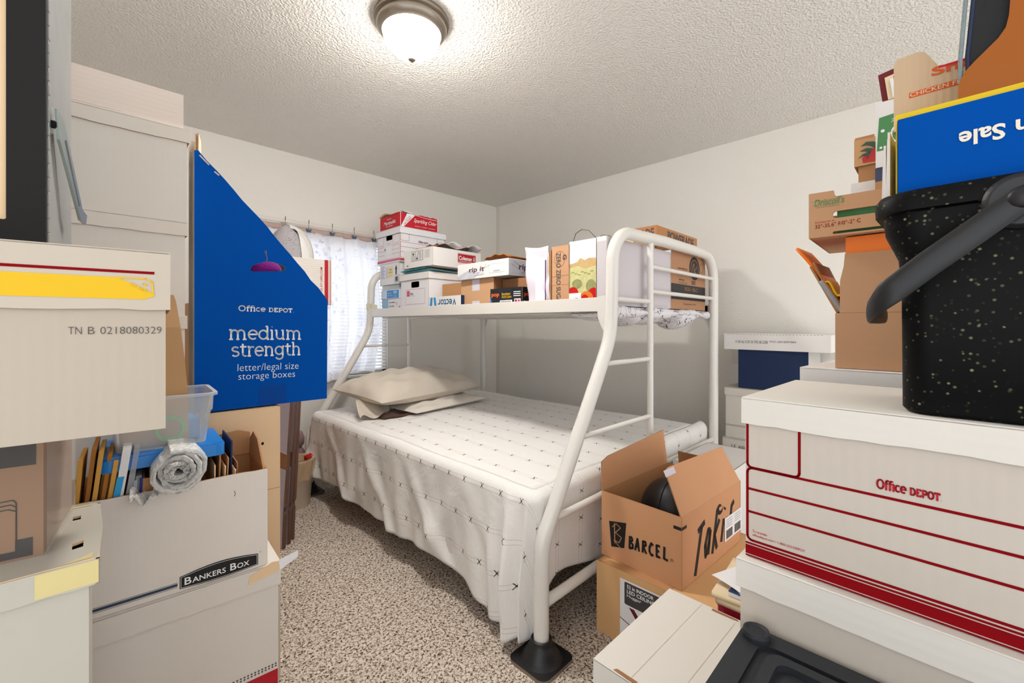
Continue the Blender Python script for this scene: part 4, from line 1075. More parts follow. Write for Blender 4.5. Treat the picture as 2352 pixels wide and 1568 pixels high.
SPK = mat('grey_speckled_fill', (176, 170, 172), .9, .1, 30, .6, 70, speck=(150, .45, (70, 62, 72)))
t = thing('plastic_sack', 'white plastic sack of grey speckled filling on the parcel box', 'sack', (.93, 2.84, 1.531))
mb = MB(); pts = []
for i in range(30):
    for j in range(16):
        a = 2 * pi * i / 29; b = pi / 2 * j / 15
        r_ = .115 * (1 + .08 * sin(3 * a + 1)) * (cos(b) ** .7); pts.append((r_ * 1.15 * cos(a), r_ * .85 * sin(a), .185 * sin(b) * (1 + .1 * sin(2 * a))))
mb.grid(pts, 30, 16, SPK); mb.build('filling', t, smooth=True)
mb = MB(); pts = []
for i in range(40):
    for j in range(10):
        a = R(-75) + R(200) * i / 39; b = pi / 2 * j / 9
        r_ = .124 * (1 + .07 * sin(5 * a)) * (cos(b) ** .7) + .004 * sin(17 * a + 4 * b); pts.append((r_ * 1.15 * cos(a), r_ * .85 * sin(a), .193 * sin(b) * (1 + .1 * sin(2 * a)) + .003))
mb.grid(pts, 40, 10, mat('white_sack_film', (226, 222, 216), .45, .05, 12)); mb.build('sack_film', t, smooth=True)

# ================================================================== THINGS ON THE UPPER BUNK (fronts face the aisle)
ZB = 1.2115
BWH = mat('bluish_white_board', (232, 230, 232), .72, .03, 6, .08, 35)
def red_lines(mb, f, L, h, mt, logo=True, wd=.0022):
    """the maker's red ruled panels: two corner boxes, a big ruled block, foot bands"""
    s = L / .40
    for a, b in ((.004, .075), (.325, .396)):
        stroke(mb, f, rrect(a * s, h * .62, b * s, h * .845, .006, 3), wd, mt, 1, True)
    stroke(mb, f, rrect(.004 * s, h * .115, .396 * s, h * .575, .006, 3), wd, mt, 1, True)
    for k in (.435, .29): stroke(mb, f, [(.004 * s, h * k), (.396 * s, h * k)], wd, mt)
    if logo: depot(mb, f, .155 * s, h * .615, .09 * s, .015, mt, 1)
def deco_b2(mb, F, w, d, h):
    f = F['front']
    for a, b in ((.012, .095), (w - .095, w - .012)):
        stroke(mb, f, rrect(a, h * .56, b, h * .83, .006, 3), .002, PINK, 1, True)
    for k in (.51, .385, .26):
        stroke(mb, f, [(.012, h * k), (.10, h * k)], .002, PINK); stroke(mb, f, [(w - .115, h * k), (w - .012, h * k)], .002, PINK)
    stroke(mb, f, [(.012, h * .51), (.012, h * .12), (w - .012, h * .12), (w - .012, h * .51)], .002, PINK)
    rect(mb, f, .001, .008, w - .001, h * .1, PINK); rect(mb, f, .12, h * .045, w - .02, h * .05, WPRINT, 2)
    rect(mb, f, w * .40, h * .26, w * .64, h * .5, PAPER, 2); rect(mb, f, w * .42, h * .17, w * .60, h * .23, PAPER, 2)
    text(mb, f, 'OFFICE DEPOT', w * .43, h * .565, .055, .007, PINK)
    decal(mb, f, [(w * .33, h * .43), (w * .36, h * .47), (w * .38, h * .43), (w * .36, h * .37)], mat('brown_mark', (120, 70, 60), .7), 2)
    r_ = F['right']; red_lines(mb, r_, d, h, RED)
    rect(mb, r_, .001, .006, d - .001, h * .09, RED); rect(mb, r_, .01, h * .04, d - .01, h * .045, WPRINT, 2)
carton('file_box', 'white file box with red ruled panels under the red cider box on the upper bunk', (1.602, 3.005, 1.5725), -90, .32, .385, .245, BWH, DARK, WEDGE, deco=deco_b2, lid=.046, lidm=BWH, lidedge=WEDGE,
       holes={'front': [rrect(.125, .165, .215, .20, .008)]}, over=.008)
def deco_cider(mb, F, w, d, h):
    f = F['front']
    text(mb, f, 'Martinellis', .055, .042, .165, .026, WPRINT, .012, .15); text(mb, f, 'GOLD MEDAL', .085, .026, .10, .008, WPRINT, .01); text(mb, f, 'SINCE 1868', .10, .078, .06, .007, WPRINT, .01)
    r_ = F['right']
    decal(mb, r_, [(.0, .0), (.018, .0), (.125, h - .001), (.055, h - .001)], WPRINT, 1)
    text(mb, r_, 'Celebrating', .036, .045, .06, .009, RED, 0, .2, rot=45, lv=3); text(mb, r_, '150 YEARS', .032, .02, .085, .011, RED, .01, 0, rot=45, lv=3)
    text(mb, r_, 'Sparkling Cider', .105, .045, .195, .036, WPRINT, .004, .35)
    text(mb, r_, '100% JUICE  •  U.S. GROWN  •  NO ALCOHOL', .118, .022, .175, .0075, WPRINT, .006)
RBOX = mat('cider_red_board', (196, 24, 42), .55, .04, 8, .05, 40)
t = carton('cider_carton', 'red sparkling cider carton with torn top, highest on the upper bunk', (1.622, 3.0, 1.818), -90, .285, .32, .108, RBOX, KRAFT, PAPER, deco=deco_cider, top=False, rag=.004)
for i, (x0_, y0_, x1_, y1_, z_, m_) in enumerate(((.0, -.01, .26, .14, .108, KRAFTT), (.05, .06, .28, .30, .112, PAPER), (.16, .02, .288, .31, .114, WHITE2))):
    mb = MB(); pts = []
    for a in range(12):
        for b in range(9):
            u, v = a / 11, b / 8; pts.append((x0_ + (x1_ - x0_) * u, y0_ + (y1_ - y0_) * v, z_ + .010 * sin(7 * u + 3 * v + i) + .016 * sin(3.4 * u + i) * (v if i else 1 - v)))
    mb.grid(pts, 12, 9, m_); mb.build('torn_flap', t, smooth=True, solid=.003)
BLUEP = mat('small_blue_print', (88, 108, 170), .6)
def deco_groc(mb, F, w, d, h):
    f = F['front']
    for k in range(11): stroke(mb, f, [(.015, h * .88 - k * .0085), (.015 + .05 + .012 * sin(k * 2.1), h * .88 - k * .0085)], .0028, BLUEP)
    for k in range(8): stroke(mb, f, [(.085, h * .8 - k * .010), (.118, h * .8 - k * .010)], .0022, BLUEP)
    rect(mb, f, .125, .05, .185, .125, mat('sticky_note', (236, 214, 150), .7), 2); scrawl(mb, f, .134, .102, .038, .008, INK, 4); text(mb, f, '(LIMIT)', .132, .082, .044, .009, INK, lv=4)
    decal(mb, f, [(.215, .105), (.245, .105), (.23, .135)], NAVYB, 2); rect(mb, f, .222, .068, .238, .105, NAVYB, 2)
    stroke(mb, f, rect_pts(.205, .012, .265, .062), .002, NAVYB, 1, True)
    for k in range(9): rect(mb, f, .217 + k * .0042, .018, .219 + k * .0042 + .001 * (k % 3), .052, NAVYB, 2)
carton('grocery_carton', 'white carton with blue print and a yellow sticky note under the red ruled file box', (1.606, 2.975, 1.4185), -90, .27, .33, .1535, BWH, KRAFT, WEDGE, deco=deco_groc)
t = thing('wipes_tub', 'blue and clear plastic tub under the carton with the yellow note', 'tub', (1.608, 2.975, 1.3165), -90)
WB = mat('tub_blue_wrap', (48, 140, 206), .4); mb = MB()
pr = [(0, 0), (.275, 0), (.275, .24), (0, .24)]
mb.panel(Fr((0, 0, .065), (1, 0, 0), (0, 1, 0)), rrect(0, 0, .275, .24, .02), .065, mat('pale_tub', (206, 220, 234), .35)); mb.build('tub_body', t, bevel=.003)
mb = MB(); f = Fr((0, -.0012, 0), (1, 0, 0), (0, 0, 1)); mb.panel(f, [(.10, .004), (.262, .004), (.262, .060), (.10, .060)], .001, WB)
text(mb, f, '500', .19, .035, .05, .02, WPRINT, .01); scrawl(mb, f, .115, .036, .05, .007, WPRINT); scrawl(mb, f, .115, .020, .06, .007, WPRINT); stroke(mb, f, ell(.215, .017, .02, .008, 16), .002, WPRINT, 2, True); mb.build('label_band', t)
mb = MB(); mb.panel(Fr((0, 0, .1), (1, 0, 0), (0, 1, 0)), rrect(.006, .006, .269, .234, .018), .035, CLEAR); mb.build('clear_cover', t, bevel=.004)
def deco_low4(mb, F, w, d, h):
    f = F['front']; rect(mb, f, .0, .0, .09, h, mat('pale_blue_print', (150, 190, 222), .5)); scrawl(mb, f, .105, .072, .08, .010, INK); text(mb, f, 'Six 8oz', .11, .045, .065, .013, INK, 0, .2); text(mb, f, '!', w - .06, .055, None, .022, RED, .03); text(mb, f, 'O', w - .03, .03, None, .02, RED, .03)
carton('small_carton', 'small white and pale blue carton lowest in the stack at the bunk head', (1.612, 2.955, ZB), -90, .265, .24, .104, BWH, KRAFT, WEDGE, deco=deco_low4)
def deco_b5(mb, F, w, d, h):
    f = F['front']
    stroke(mb, f, rect_pts(.062, .055, .29, .155), .0018, PINK, 1, True); rect(mb, f, .075, .108, .11, .146, PINK); text(mb, f, 'file', .116, .118, .038, .014, INK, .006, .15); stroke(mb, f, [(.116, .111), (.175, .109)], .0012, INK)
    rect(mb, f, .0, .0, w, .018, mat('coral_print', (214, 70, 96), .6)); stroke(mb, f, [(0, .026), (w, .026)], .0018, INK); stroke(mb, f, [(0, .034), (w, .034)], .0014, PINK)
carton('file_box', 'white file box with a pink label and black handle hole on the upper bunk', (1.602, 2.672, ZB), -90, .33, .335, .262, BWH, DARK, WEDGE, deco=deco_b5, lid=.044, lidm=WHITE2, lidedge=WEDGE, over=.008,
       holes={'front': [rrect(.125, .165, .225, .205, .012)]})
# flat folders between the file box and the cooler carton
for i, (m_, o_, lb) in enumerate(((TEAL, .0, 'teal flat folder, lowest, between the pink label file box and the red logo carton'), (PAPER, .02, 'white folder in the middle, between the pink label file box and the red logo carton'), (TEAL, -.01, 'teal folder, topmost, between the pink label file box and the red logo carton'))):
    mb = MB(); pts = []
    for a in range(10):
        for b in range(8): u, v = a / 9, b / 7; pts.append((.30 * u + o_, .30 * v, .0035 * sin(5 * u + 2 * v + i)))
    mb.grid(pts, 10, 8, m_); o = mb.build('flat_folder', smooth=True, solid=.003); o.location = (1.604, 2.345 + .012 * i, 1.4795 + .0085 * i); tag(o, lb, 'folder')
def deco_cool(mb, F, w, d, h):
    f = F['front']
    for k in range(3): stroke(mb, f, rect_pts(.085 + k * .046, .042, .122 + k * .046, .105), .0022, BLACK, 1, True)
    stroke(mb, f, [(.135, .046), (.164, .10)], .003, BLACK); decal(mb, f, ell(.104, .088, .008, .008, 10), BLACK); stroke(mb, f, [(.104, .08), (.092, .062), (.104, .046), (.116, .062), (.104, .08)], .0025, BLACK)
    decal(mb, f, [(.14, .05), (.158, .05), (.149, .068)], BLACK); stroke(mb, f, [(.186, .05), (.186, .098)], .003, BLACK); stroke(mb, f, [(.202, .05), (.202, .098)], .003, BLACK)
    for k in range(6): stroke(mb, f, [(.232, .10 - k * .009), (.285, .10 - k * .009)], .0018, INK)
    rect(mb, f, .03, .012, .048, .018, NAVY)
    r_ = F['right']; decal(mb, r_, rrect(.205, .035, .37, .10, .008), RED, 1); stroke(mb, r_, rrect(.208, .038, .367, .097, .006), .002, WPRINT, 2, True)
    text(mb, r_, 'Coleman', .216, .055, .115, .028, WPRINT, .025, .0, lv=2); stroke(mb, r_, [(.218, .047), (.335, .047)], .0025, WPRINT, 2)
    stroke(mb, r_, [(.346, .055), (.346, .078), (.352, .084), (.358, .078), (.358, .055)], .003, WPRINT, 2); stroke(mb, r_, [(.352, .055), (.352, .07)], .003, WPRINT, 2)
t = carton('cooler_carton', 'white shallow carton with a red logo plate lying open on the upper bunk', (1.584, 2.60, 1.508), -88, .315, .42, .118, WHITE2, KRAFTO, WEDGE, top=False, deco=deco_cool,
           tops={'front': .118, 'left': .12})
flap(t, (.31, .02, .117), (.02, .02, .117), (0, .9, .35), .10, KRAFTO, EDGE, shape=[(0, 0), (.29, 0), (.27, .07), (.2, .05), (.12, .085), (.03, .10)])
for i, (m_, lb) in enumerate(((mat('grey_card', (176, 164, 158), .8, .1, 9), 'crumpled grey brown paper lying on the red logo carton'), (PAPER, 'crumpled white paper on the far end of the red logo carton'))):
    mb = MB(); pts = []
    for a in range(16):
        for b in range(10): u, v = a / 15, b / 9; pts.append((.27 * u, .26 * v, .012 * sin(9 * u + 4 * v + i) + .008 * sin(17 * v + i)))
    mb.grid(pts, 16, 10, m_); o = mb.build('crumpled_paper', smooth=True, solid=.003); o.location = (1.66 + .12 * i, 2.30 + .03 * i, 1.645 + .02 * i); tag(o, lb, 'paper')
def deco_vector(mb, F, w, d, h):
    f = F['front']; B2 = mat('cyan_print', (26, 140, 204), .5)
    text(mb, f, 'Vector', w - .04, h - .018, .185, .046, mat('petrol_print', (20, 90, 130), .5), .012, rot=180)
    for a, b in ((.016, .034), (.046, .070)): decal(mb, f, [(a, h - .004), (a + .02, h - .004), (b + .006 - .012 * (a > .03), .004), (b - .012 - .012 * (a < .03), .004)] if 0 else [(a, h - .004), (a + .022, h - .004), (a + .022 + (.016 if a > .03 else -.014), .002), (a + (.016 if a > .03 else -.014), .002)], B2)
    rect(mb, F['right'], .0, .0, d, h, NAVYB)
carton('cereal_carton', 'low white carton with blue upside down lettering at the edge of the upper bunk', (1.578, 2.297, ZB), -90, .318, .10, .090, WHITE2, KRAFT, WEDGE, deco=deco_vector)
carton('kraft_carton', 'plain kraft carton behind the white carton with upside down lettering', (1.70, 2.325, ZB), -90, .225, .18, .180, KRAFT, KRAFTD)
def deco_tape9(mb, F, w, d, h):
    f = F['front']; rect(mb, f, .10, .0, .165, .052, TAPEW); rect(mb, f, .10, h - .065, .165, h, TAPEW)
    for k in range(6): stroke(mb, f, [(.108 + k * .010, .004), (.110 + k * .010, .05)], .0012, WPRINT, 2); stroke(mb, f, [(.108 + k * .010, h - .06), (.110 + k * .010, h - .003)], .0012, WPRINT, 2)
    rect(mb, F['right'], .0, .0, d, h, KRAFTD)
t = carton('kraft_carton', 'kraft carton with strips of clear tape under the energy drink tray', (1.604, 2.008, ZB), -90, .281, .33, .175, mat('light_kraft_board', (203, 158, 118), .8, .05, 6, .1, 40), KRAFTD, EDGE, deco=deco_tape9)
t = carton('brown_carton', 'dark brown open carton behind the popcorn carton on the upper bunk', (1.66, 1.715, ZB), -90, .30, .30, .165, KRAFTD, DARK, EDGE, top=False)
SIL = mat('silver_print', (196, 196, 204), .45, .25, 22)
def deco_rip(mb, F, w, d, h):
    f = F['front']; PL = mat('plum_print', (74, 34, 62), .5)
    decal(mb, f, [(.0, .02), (.1, .05), (.2, .03), (.14, .0), (.0, .0)], SIL, 1)
    text(mb, f, 'rip it', .10, .028, .125, .034, PL, .018, .12); stroke(mb, f, [(.14, .014), (.22, .018)], .002, INK)
    for a in ((.20, .015, .245, .075), (.225, .015, .20, .07), (.21, .05, .27, .062)): stroke(mb, f, [a[:2], a[2:]], .0012, INK, 1)
    stroke(mb, f, rrect(.265, .02, .385, .068, .004), .0014, SIL, 2, True); rect(mb, f, .30, .025, .35, .034, SIL, 2)
    r_ = F['right']; rect(mb, r_, .0, .004, d, h - .004, SIL, 1); text(mb, r_, 'rip it', .075, .026, .13, .038, PL, .02, .12); stroke(mb, r_, [(.1, .02), (.2, .02)], .003, INK)
    for a in ((.16, .01, .22, .08), (.2, .01, .17, .075), (.02, .06, .09, .03), (.04, .075, .1, .05)): stroke(mb, r_, [a[:2], a[2:]], .0016, INK, 2)
t = carton('drink_tray', 'white and silver energy drink tray lying across two kraft cartons on the bunk', (1.578, 2.008, 1.388), -89, .415, .26, .088, WHITE2, KRAFT, WEDGE, deco=deco_rip, top=False)
mb = MB(); pts = []
for a in range(14):
    for b in range(8): u, v = a / 13, b / 7; pts.append((.20 + .21 * u, .03 + .2 * v, .092 + .028 * sin(pi * (.15 + .8 * u)) * (1 - .3 * v) + .004 * sin(20 * u)))
mb.grid(pts, 14, 8, KRAFTO); mb.build('flap', t, smooth=True, solid=.004)
def deco_pop(mb, F, w, d, h):
    f = F['front']; OR = mat('popcorn_orange', (232, 104, 40), .5); CY = mat('popcorn_cyan', (60, 130, 200), .5)
    decal(mb, f, [(.0, .0), (.03, .0), (.0, .07)], CY); text(mb, f, 'pop', .01, .06, .06, .022, OR, .03); text(mb, f, 'butter', .09, .07, .065, .015, YELLOW, .01); text(mb, f, 'POPCORN', .09, .055, .07, .011, YELLOW, .01)
    for k in range(3): stroke(mb, f, [(.175, .085 - k * .01), (.225, .085 - k * .01)], .004, WPRINT)
    rect(mb, f, .075, .014, .165, .045, WPRINT)
    for k in range(16): rect(mb, f, .08 + k * .005, .018, .0815 + k * .005 + .001 * (k % 3), .04, BLACK, 2)
    rect(mb, f, .18, .014, .225, .05, WPRINT); rect(mb, f, .185, .02, .2, .045, RED, 2); rect(mb, f, .205, .03, .22, .045, PINK, 2)
    rr = random.Random(4)
    for k in range(16): decal(mb, f, ell(rr.choice((.03, .06, .15, .17)) + rr.uniform(-.02, .02), .008 + rr.random() * .016, .008, .007, 10), CREAM, 2 + k % 3)
    r_ = F['right']; text(mb, r_, 'pop', .015, .058, .05, .02, OR, .03)
    for k in range(14): decal(mb, r_, ell(.012 + rr.random() * .06, .01 + rr.random() * .022, .009, .008, 10), CREAM, 2 + k % 3)
carton('popcorn_carton', 'black popcorn carton with orange lettering at the edge of the upper bunk', (1.574, 1.722, ZB), -90, .235, .078, .108, mat('popcorn_black_board', (30, 32, 40), .45, .05, 8), KRAFT, EDGE, deco=deco_pop)
# upright envelopes, panels and boxes
t = thing('padded_envelope', 'tall white plastic mailing envelope standing on the upper bunk', 'envelope', (1.578, 1.452, ZB), -90)
mb = MB(); n = 14; pts = []
for i in range(n):
    for j in range(20):
        u, v = i / (n - 1), j / 19
        pts.append((.125 * u + .012 * (1 - v) * (u - .2) - .030 * (1 - u) * v * 1.0 + .01, .006 * sin(9 * v + 2 * u) + .012 * sin(pi * u), .302 * v * (1 - .04 * u) - .006 * sin(3 * u) * v))
mb.grid(pts, n, 20, mat('white_poly_mailer', (230, 220, 228), .5, .04, 10)); mb.build('mailer', t, smooth=True, solid=.006)
t = thing('paper_sheet', 'white sheets standing in front of the tall plastic envelope on the upper bunk', 'paper', (1.574, 1.40, ZB), -90)
mb = MB(); mb.panel(Fr((0, 0, 0), (1, .1, 0), (0, .02, 1)), [(0, 0), (.062, 0), (.060, .222), (.0, .226)], .004, PAPER); mb.build('sheets', t)
for i, (y, m_, lb) in enumerate(((1.334, mat('violet_card', (120, 84, 130), .6), 'violet folder standing between the white sheets and the zero sugar panel'), (1.325, PAPER, 'white folder standing between the white sheets and the zero sugar panel'), (1.313, KRAFTT, 'tan folder standing just left of the zero sugar panel'), (1.302, KRAFT, 'brown folder standing directly against the zero sugar panel'))):
    t = thing('standing_folder', lb, 'folder', (1.574, y, ZB), -90)
    mb = MB(); mb.panel(Fr((0, 0, 0), (.03, 1, 0), (.0, 0, 1)), [(0, 0), (.22, 0), (.22, .24 + .012 * i), (0, .225 + .014 * i)], .0045, m_); mb.build('cover', t)
def deco_zero(mb, F, w, d, h):
    ff = Fr((0, -.0, 0), (0, 0, -1), (1, 0, 0)); f = Fr((.022, -.0, h), (0, 0, -1), (1, 0, 0))
    text(mb, f, 'ZERO ZERO SUGAR', .03, .004, .245, .026, INK, .012); stroke(mb, f, ell(.06, .024, .036, .030, 24), .0014, INK, 1, True)
    text(mb, f, 'G', .042, .042, .024, .022, INK, .03); stroke(mb, F['front'], [(0, .14), (w, .143)], .0016, KRAFTD); stroke(mb, F['front'], [(0, .10), (w, .101)], .0016, KRAFTD)
carton('drink_carton', 'narrow kraft carton with vertical zero sugar lettering on the upper bunk', (1.572, 1.293, ZB), -90, .098, .20, .280, mat('drink_kraft_board', (200, 152, 114), .8, .05, 7, .2, 30, wave=('Z', 14, .2)), KRAFTD, EDGE, deco=deco_zero)
# apple print shopping bag: plain generic landscape with apples
def deco_bag(mb, F, w, d, h):
    f = F['front']
    def decal(mb, f, P, m_, lv): globals()['decal'](mb, f, [(min(max(x, 0.0), w), min(max(y, 0.0), h)) for x, y in P], m_, lv)
    rect(mb, f, 0, .19, w, h, mat('pale_sky_print', (226, 234, 242), .5), 1)
    OCH = mat('ochre_hill_print', (206, 172, 118), .6, .2, 40); MEA = mat('meadow_print', (206, 200, 140), .6, .25, 50); MEB = mat('dark_meadow_print', (150, 152, 98), .6, .4, 70)
    decal(mb, f, [(0, .14), (w, .14), (w, .205), (w * .72, .208), (w * .6, .200), (w * .42, .212), (w * .3, .196), (0, .186)], OCH, 2)
    decal(mb, f, [(0, 0), (w, 0), (w, .172), (w * .6, .163), (w * .3, .178), (0, .17)], MEA, 3)
    for k in range(7): decal(mb, f, ell(.02 + .017 * k, .15 - .006 * (k % 3), .010, .0022, 10), MEB, 4)
    decal(mb, f, ell(w * .3, .098, .028, .022, 16), MEB, 4); decal(mb, f, ell(w * .82, .085, .026, .03, 16), MEB, 4)
    AR = mat('apple_red_print', (200, 26, 26), .35); AO = mat('apple_orange_print', (224, 120, 46), .4)
    decal(mb, f, ell(.02, .058, .03, .028, 20), AR, 5); decal(mb, f, ell(w - .012, .034, .034, .044, 20), AR, 5); decal(mb, f, ell(w * .66, .03, .036, .034, 20), AO, 6); decal(mb, f, ell(w * .6, .026, .02, .024, 16), AR, 7)
    decal(mb, f, ell(w * .58, .0, .03, .014, 16), CREAM, 8); rect(mb, f, 0, 0, .066, .058, PAPER, 9); decal(mb, f, ell(.042, .028, .012, .009, 12), mat('blue_smudge', (96, 130, 200), .6), 10)
    stroke(mb, f, [(.0035, .06), (.0035, h - .01)], .0012, INK, 6)
# clip everything to the bag panel by building it slightly inside
t = carton('shopping_bag', 'paper shopping bag printed with apples and a meadow, wire handles on top', (1.573, 1.192, ZB), -90, .142, .24, .290, WHITE2, WHITE, WEDGE, top=False, deco=deco_bag)
for y in (.03, .20):
    mb = MB(); mb.tube([(.012, y, .28), (.0, y, .30), (.012, y + .0, .33), (.045, y, .345), (.085, y, .335), (.118, y, .30), (.122, y, .28)], .0016, WIRE, 6); mb.build('handle', t, smooth=True)
LIL = mat('lilac_grey_board', (206, 198, 200), .75, .03, 6, .08, 30)
def deco_white15(mb, F, w, d, h):
    r_ = F['right']
    rect(mb, F['front'], .0, h - .02, w, h, WHITE2)
    for k in range(38): rect(mb, r_, .01 + k * .0148, .012, .018 + k * .0148, .0132, INK, 1)
    decal(mb, r_, rect_pts(.0, .0, .012, h), WHITE2, 1)
carton('white_carton', 'large plain white carton standing at the foot end of the upper bunk', (1.573, 1.046, ZB), -90, .048, .60, .292, LIL, KRAFT, WEDGE, deco=deco_white15)
def deco_egg(mb, F, w, d, h):
    r_ = F['right']; DG = mat('charcoal_print', (54, 50, 50), .6)
    rect(mb, r_, .0, .052, d, .135, DG); text(mb, r_, 'EGG • BLC', .17, .103, .17, .020, KRAFTD, .012); text(mb, r_, 'ORGANIC BROWN', .16, .066, .18, .014, KRAFTD, .008); text(mb, r_, 'Packaging Returned to the Mill', .15, .024, .17, .011, INK)
    c_ = (.30, .235); decal(mb, r_, ell(c_[0], c_[1], .072, .066, 30), DG); stroke(mb, r_, ell(c_[0], c_[1], .052, .047, 26), .003, KRAFT, 2, True)
    stroke(mb, r_, arc(c_[0], c_[1] - .005, .03, .03, 200, 20, 8) + [(c_[0] - .01, c_[1] - .02), (c_[0] + .02, c_[1] - .025)], .004, KRAFT, 2); stroke(mb, r_, arc(c_[0] + .005, c_[1] + .008, .018, .016, 0, 300, 8), .004, KRAFT, 2)
    stroke(mb, r_, ell(d - .055, .245, .022, .026, 18), .003, INK, 1, True); scrawl(mb, r_, .08, .215, .12, .010, INK); scrawl(mb, r_, .09, .155, .07, .010, INK)
    for k in range(9): rect(mb, r_, .26 + k * .006, .142, .263 + k * .006, .165, INK)
    for k in range(3): stroke(mb, r_, [(.09, .148 - k * .004), (.2, .148 - k * .004)], .0012, INK)
    rect(mb, F['front'], .0, .0, w, h, PAPER)
t = carton('egg_carton', 'kraft carton with a round emblem and charcoal band behind the foot rails', (2.176, 1.325, ZB), -90, .33, .455, .305, mat('egg_kraft_board', (178, 132, 98), .8, .05, 6, .15, 40, wave=('X', 22, .1)), KRAFTD, EDGE, deco=deco_egg)
def deco_pow(mb, F, w, d, h):
    text(mb, F['right'], 'POWERADE', .125, .068, .345, .050, INK, .028, .0); text(mb, F['front'], 'POWERADE', .02, .068, w - .035, .05, INK, .025)
    rect(mb, F['front'], .0, .0, .015, h, PAPER)
t = carton('sports_drink_tray', 'brown sports drink tray lying on top of the kraft egg carton', (2.13, 1.30, 1.5175), -90, .25, .52, .130, mat('tray_kraft_board', (184, 128, 84), .8, .05, 6, .15, 35, wave=('X', 22, .12)), KRAFTD, EDGE, deco=deco_pow, top=False)
t = carton('kraft_carton', 'small kraft carton barely showing over the large white carton at the bunk foot', (1.90, 1.275, 1.2115), -90, .22, .22, .345, KRAFTT, KRAFTD)

# ================================================================== RIGHT WALL AND FOOT OF THE BED
RT = mat('right_white_board', (214, 207, 196), .78, .03, 5, .1, 35)
def deco_lines(mb, F, w, d, h):
    f = F['front']; stroke(mb, f, [(0, .075), (w, .075)], .002, INK); stroke(mb, f, [(0, .069), (w, .069)], .0016, INK)
def deco_txtlid(mb, F, w, d, h):
    f = F['front']; text(mb, f, '11 01 MAR 12 2012 09 31', w - .04, .05, .36, .018, INK, 0, rot=180)
carton('file_box', 'white lidded box on the floor against the right wall with stamped code', (2.735, .925, 0), -90, .44, .33, .46, RT, KRAFTD, lid=.085, lidm=RT, liddeco=deco_txtlid)
carton('file_box', 'white lidded box with two thin lines under the navy box by the right wall', (2.748, .918, .4615), -90, .42, .32, .296, RT, KRAFTD, deco=deco_lines, lid=.046, lidm=RT)
carton('navy_box', 'dark navy box under the upturned white tray by the right wall', (2.76, .852, .758), -92, .35, .27, .226, {'*': NAVYB, 'right': GREYW}, DARK, BLUEE)
def deco_kirk(mb, F, w, d, h):
    f = F['front']; text(mb, f, 'BEST BY JUL 02 2013 TK 09 31', .235, .058, .17, .02, INK, 0, rot=180); text(mb, f, 'KIRKLAND DIET COLA', .372, .055, .128, .010, INK, 0, rot=180)
    for k in range(30): stroke(mb, f, [(.02 + k * .016, h - .004), (.028 + k * .016, h - .004)], .0016, INK)
carton('shallow_tray', 'white upturned drink tray lying on the navy box by the right wall', (2.742, .925, .9845), -93, .525, .29, .092, WHITE2, KRAFT, WEDGE, deco=deco_kirk, rag=.0, bevel=.002)
carton('white_carton', 'white flat topped carton by the bed foot behind the open snack carton', (2.0, .905, 0), -90, .26, .42, .49, WHITE2, KRAFT, WEDGE)
# ceiling fan carton
def deco_fan(mb, F, w, d, h):
    f = F['front']; x = .098
    rect(mb, f, x, .015, x + .24, .232, PAPER, 1); decal(mb, f, rrect(x + .018, .148, x + .225, .226, .005), mat('slate_panel', (70, 66, 66), .5), 2)
    text(mb, f, '52 in INDOOR', x + .028, .207, .10, .0125, WPRINT, .018, lv=4); text(mb, f, 'LED CEILING FAN', x + .028, .190, .145, .0125, WPRINT, .018, lv=4); text(mb, f, 'Hugger', x + .028, .174, .055, .0125, WPRINT, .004, lv=4)
    for k in range(3): stroke(mb, f, [(x + .028, .168 - k * .006), (x + .12 + .02 * (k % 2), .168 - k * .006)], .0014, INK, 4)
    MAR = mat('maroon_blade_print', (96, 26, 38), .5)
    decal(mb, f, [(x + .035, .142), (x + .055, .142), (x + .115, .075), (x + .10, .065)], MAR, 2); stroke(mb, f, [(x, .093), (x + .13, .055)], .003, MAR, 2); stroke(mb, f, [(x + .09, .012), (x + .14, .1)], .006, mat('dusk_purple', (66, 44, 74), .5), 2)
    rect(mb, f, .44, .0, w, h - .012, BLACK, 1); text(mb, f, 'INDOOR', .45, .215, .06, .012, INK, .01, lv=3); text(mb, f, 'LED FAN', .45, .195, .07, .012, INK, .01, lv=3)
t = carton('ceiling_fan_carton', 'kraft ceiling fan carton with a white and slate label at the foot of the bed', (1.365, .909, 0), -90, .60, .60, .258, mat('fan_kraft_board', (214, 168, 116), .75, .05, 6, .1, 40), KRAFTD, EDGE, deco=deco_fan)
flap(t, (.02, .0, .2585), (.30, .0, .2585), (0, 1, .035), .03, KRAFT, EDGE, shape=[(0, 0), (.27, 0), (.26, .03), (.16, .045), (.02, .03)])
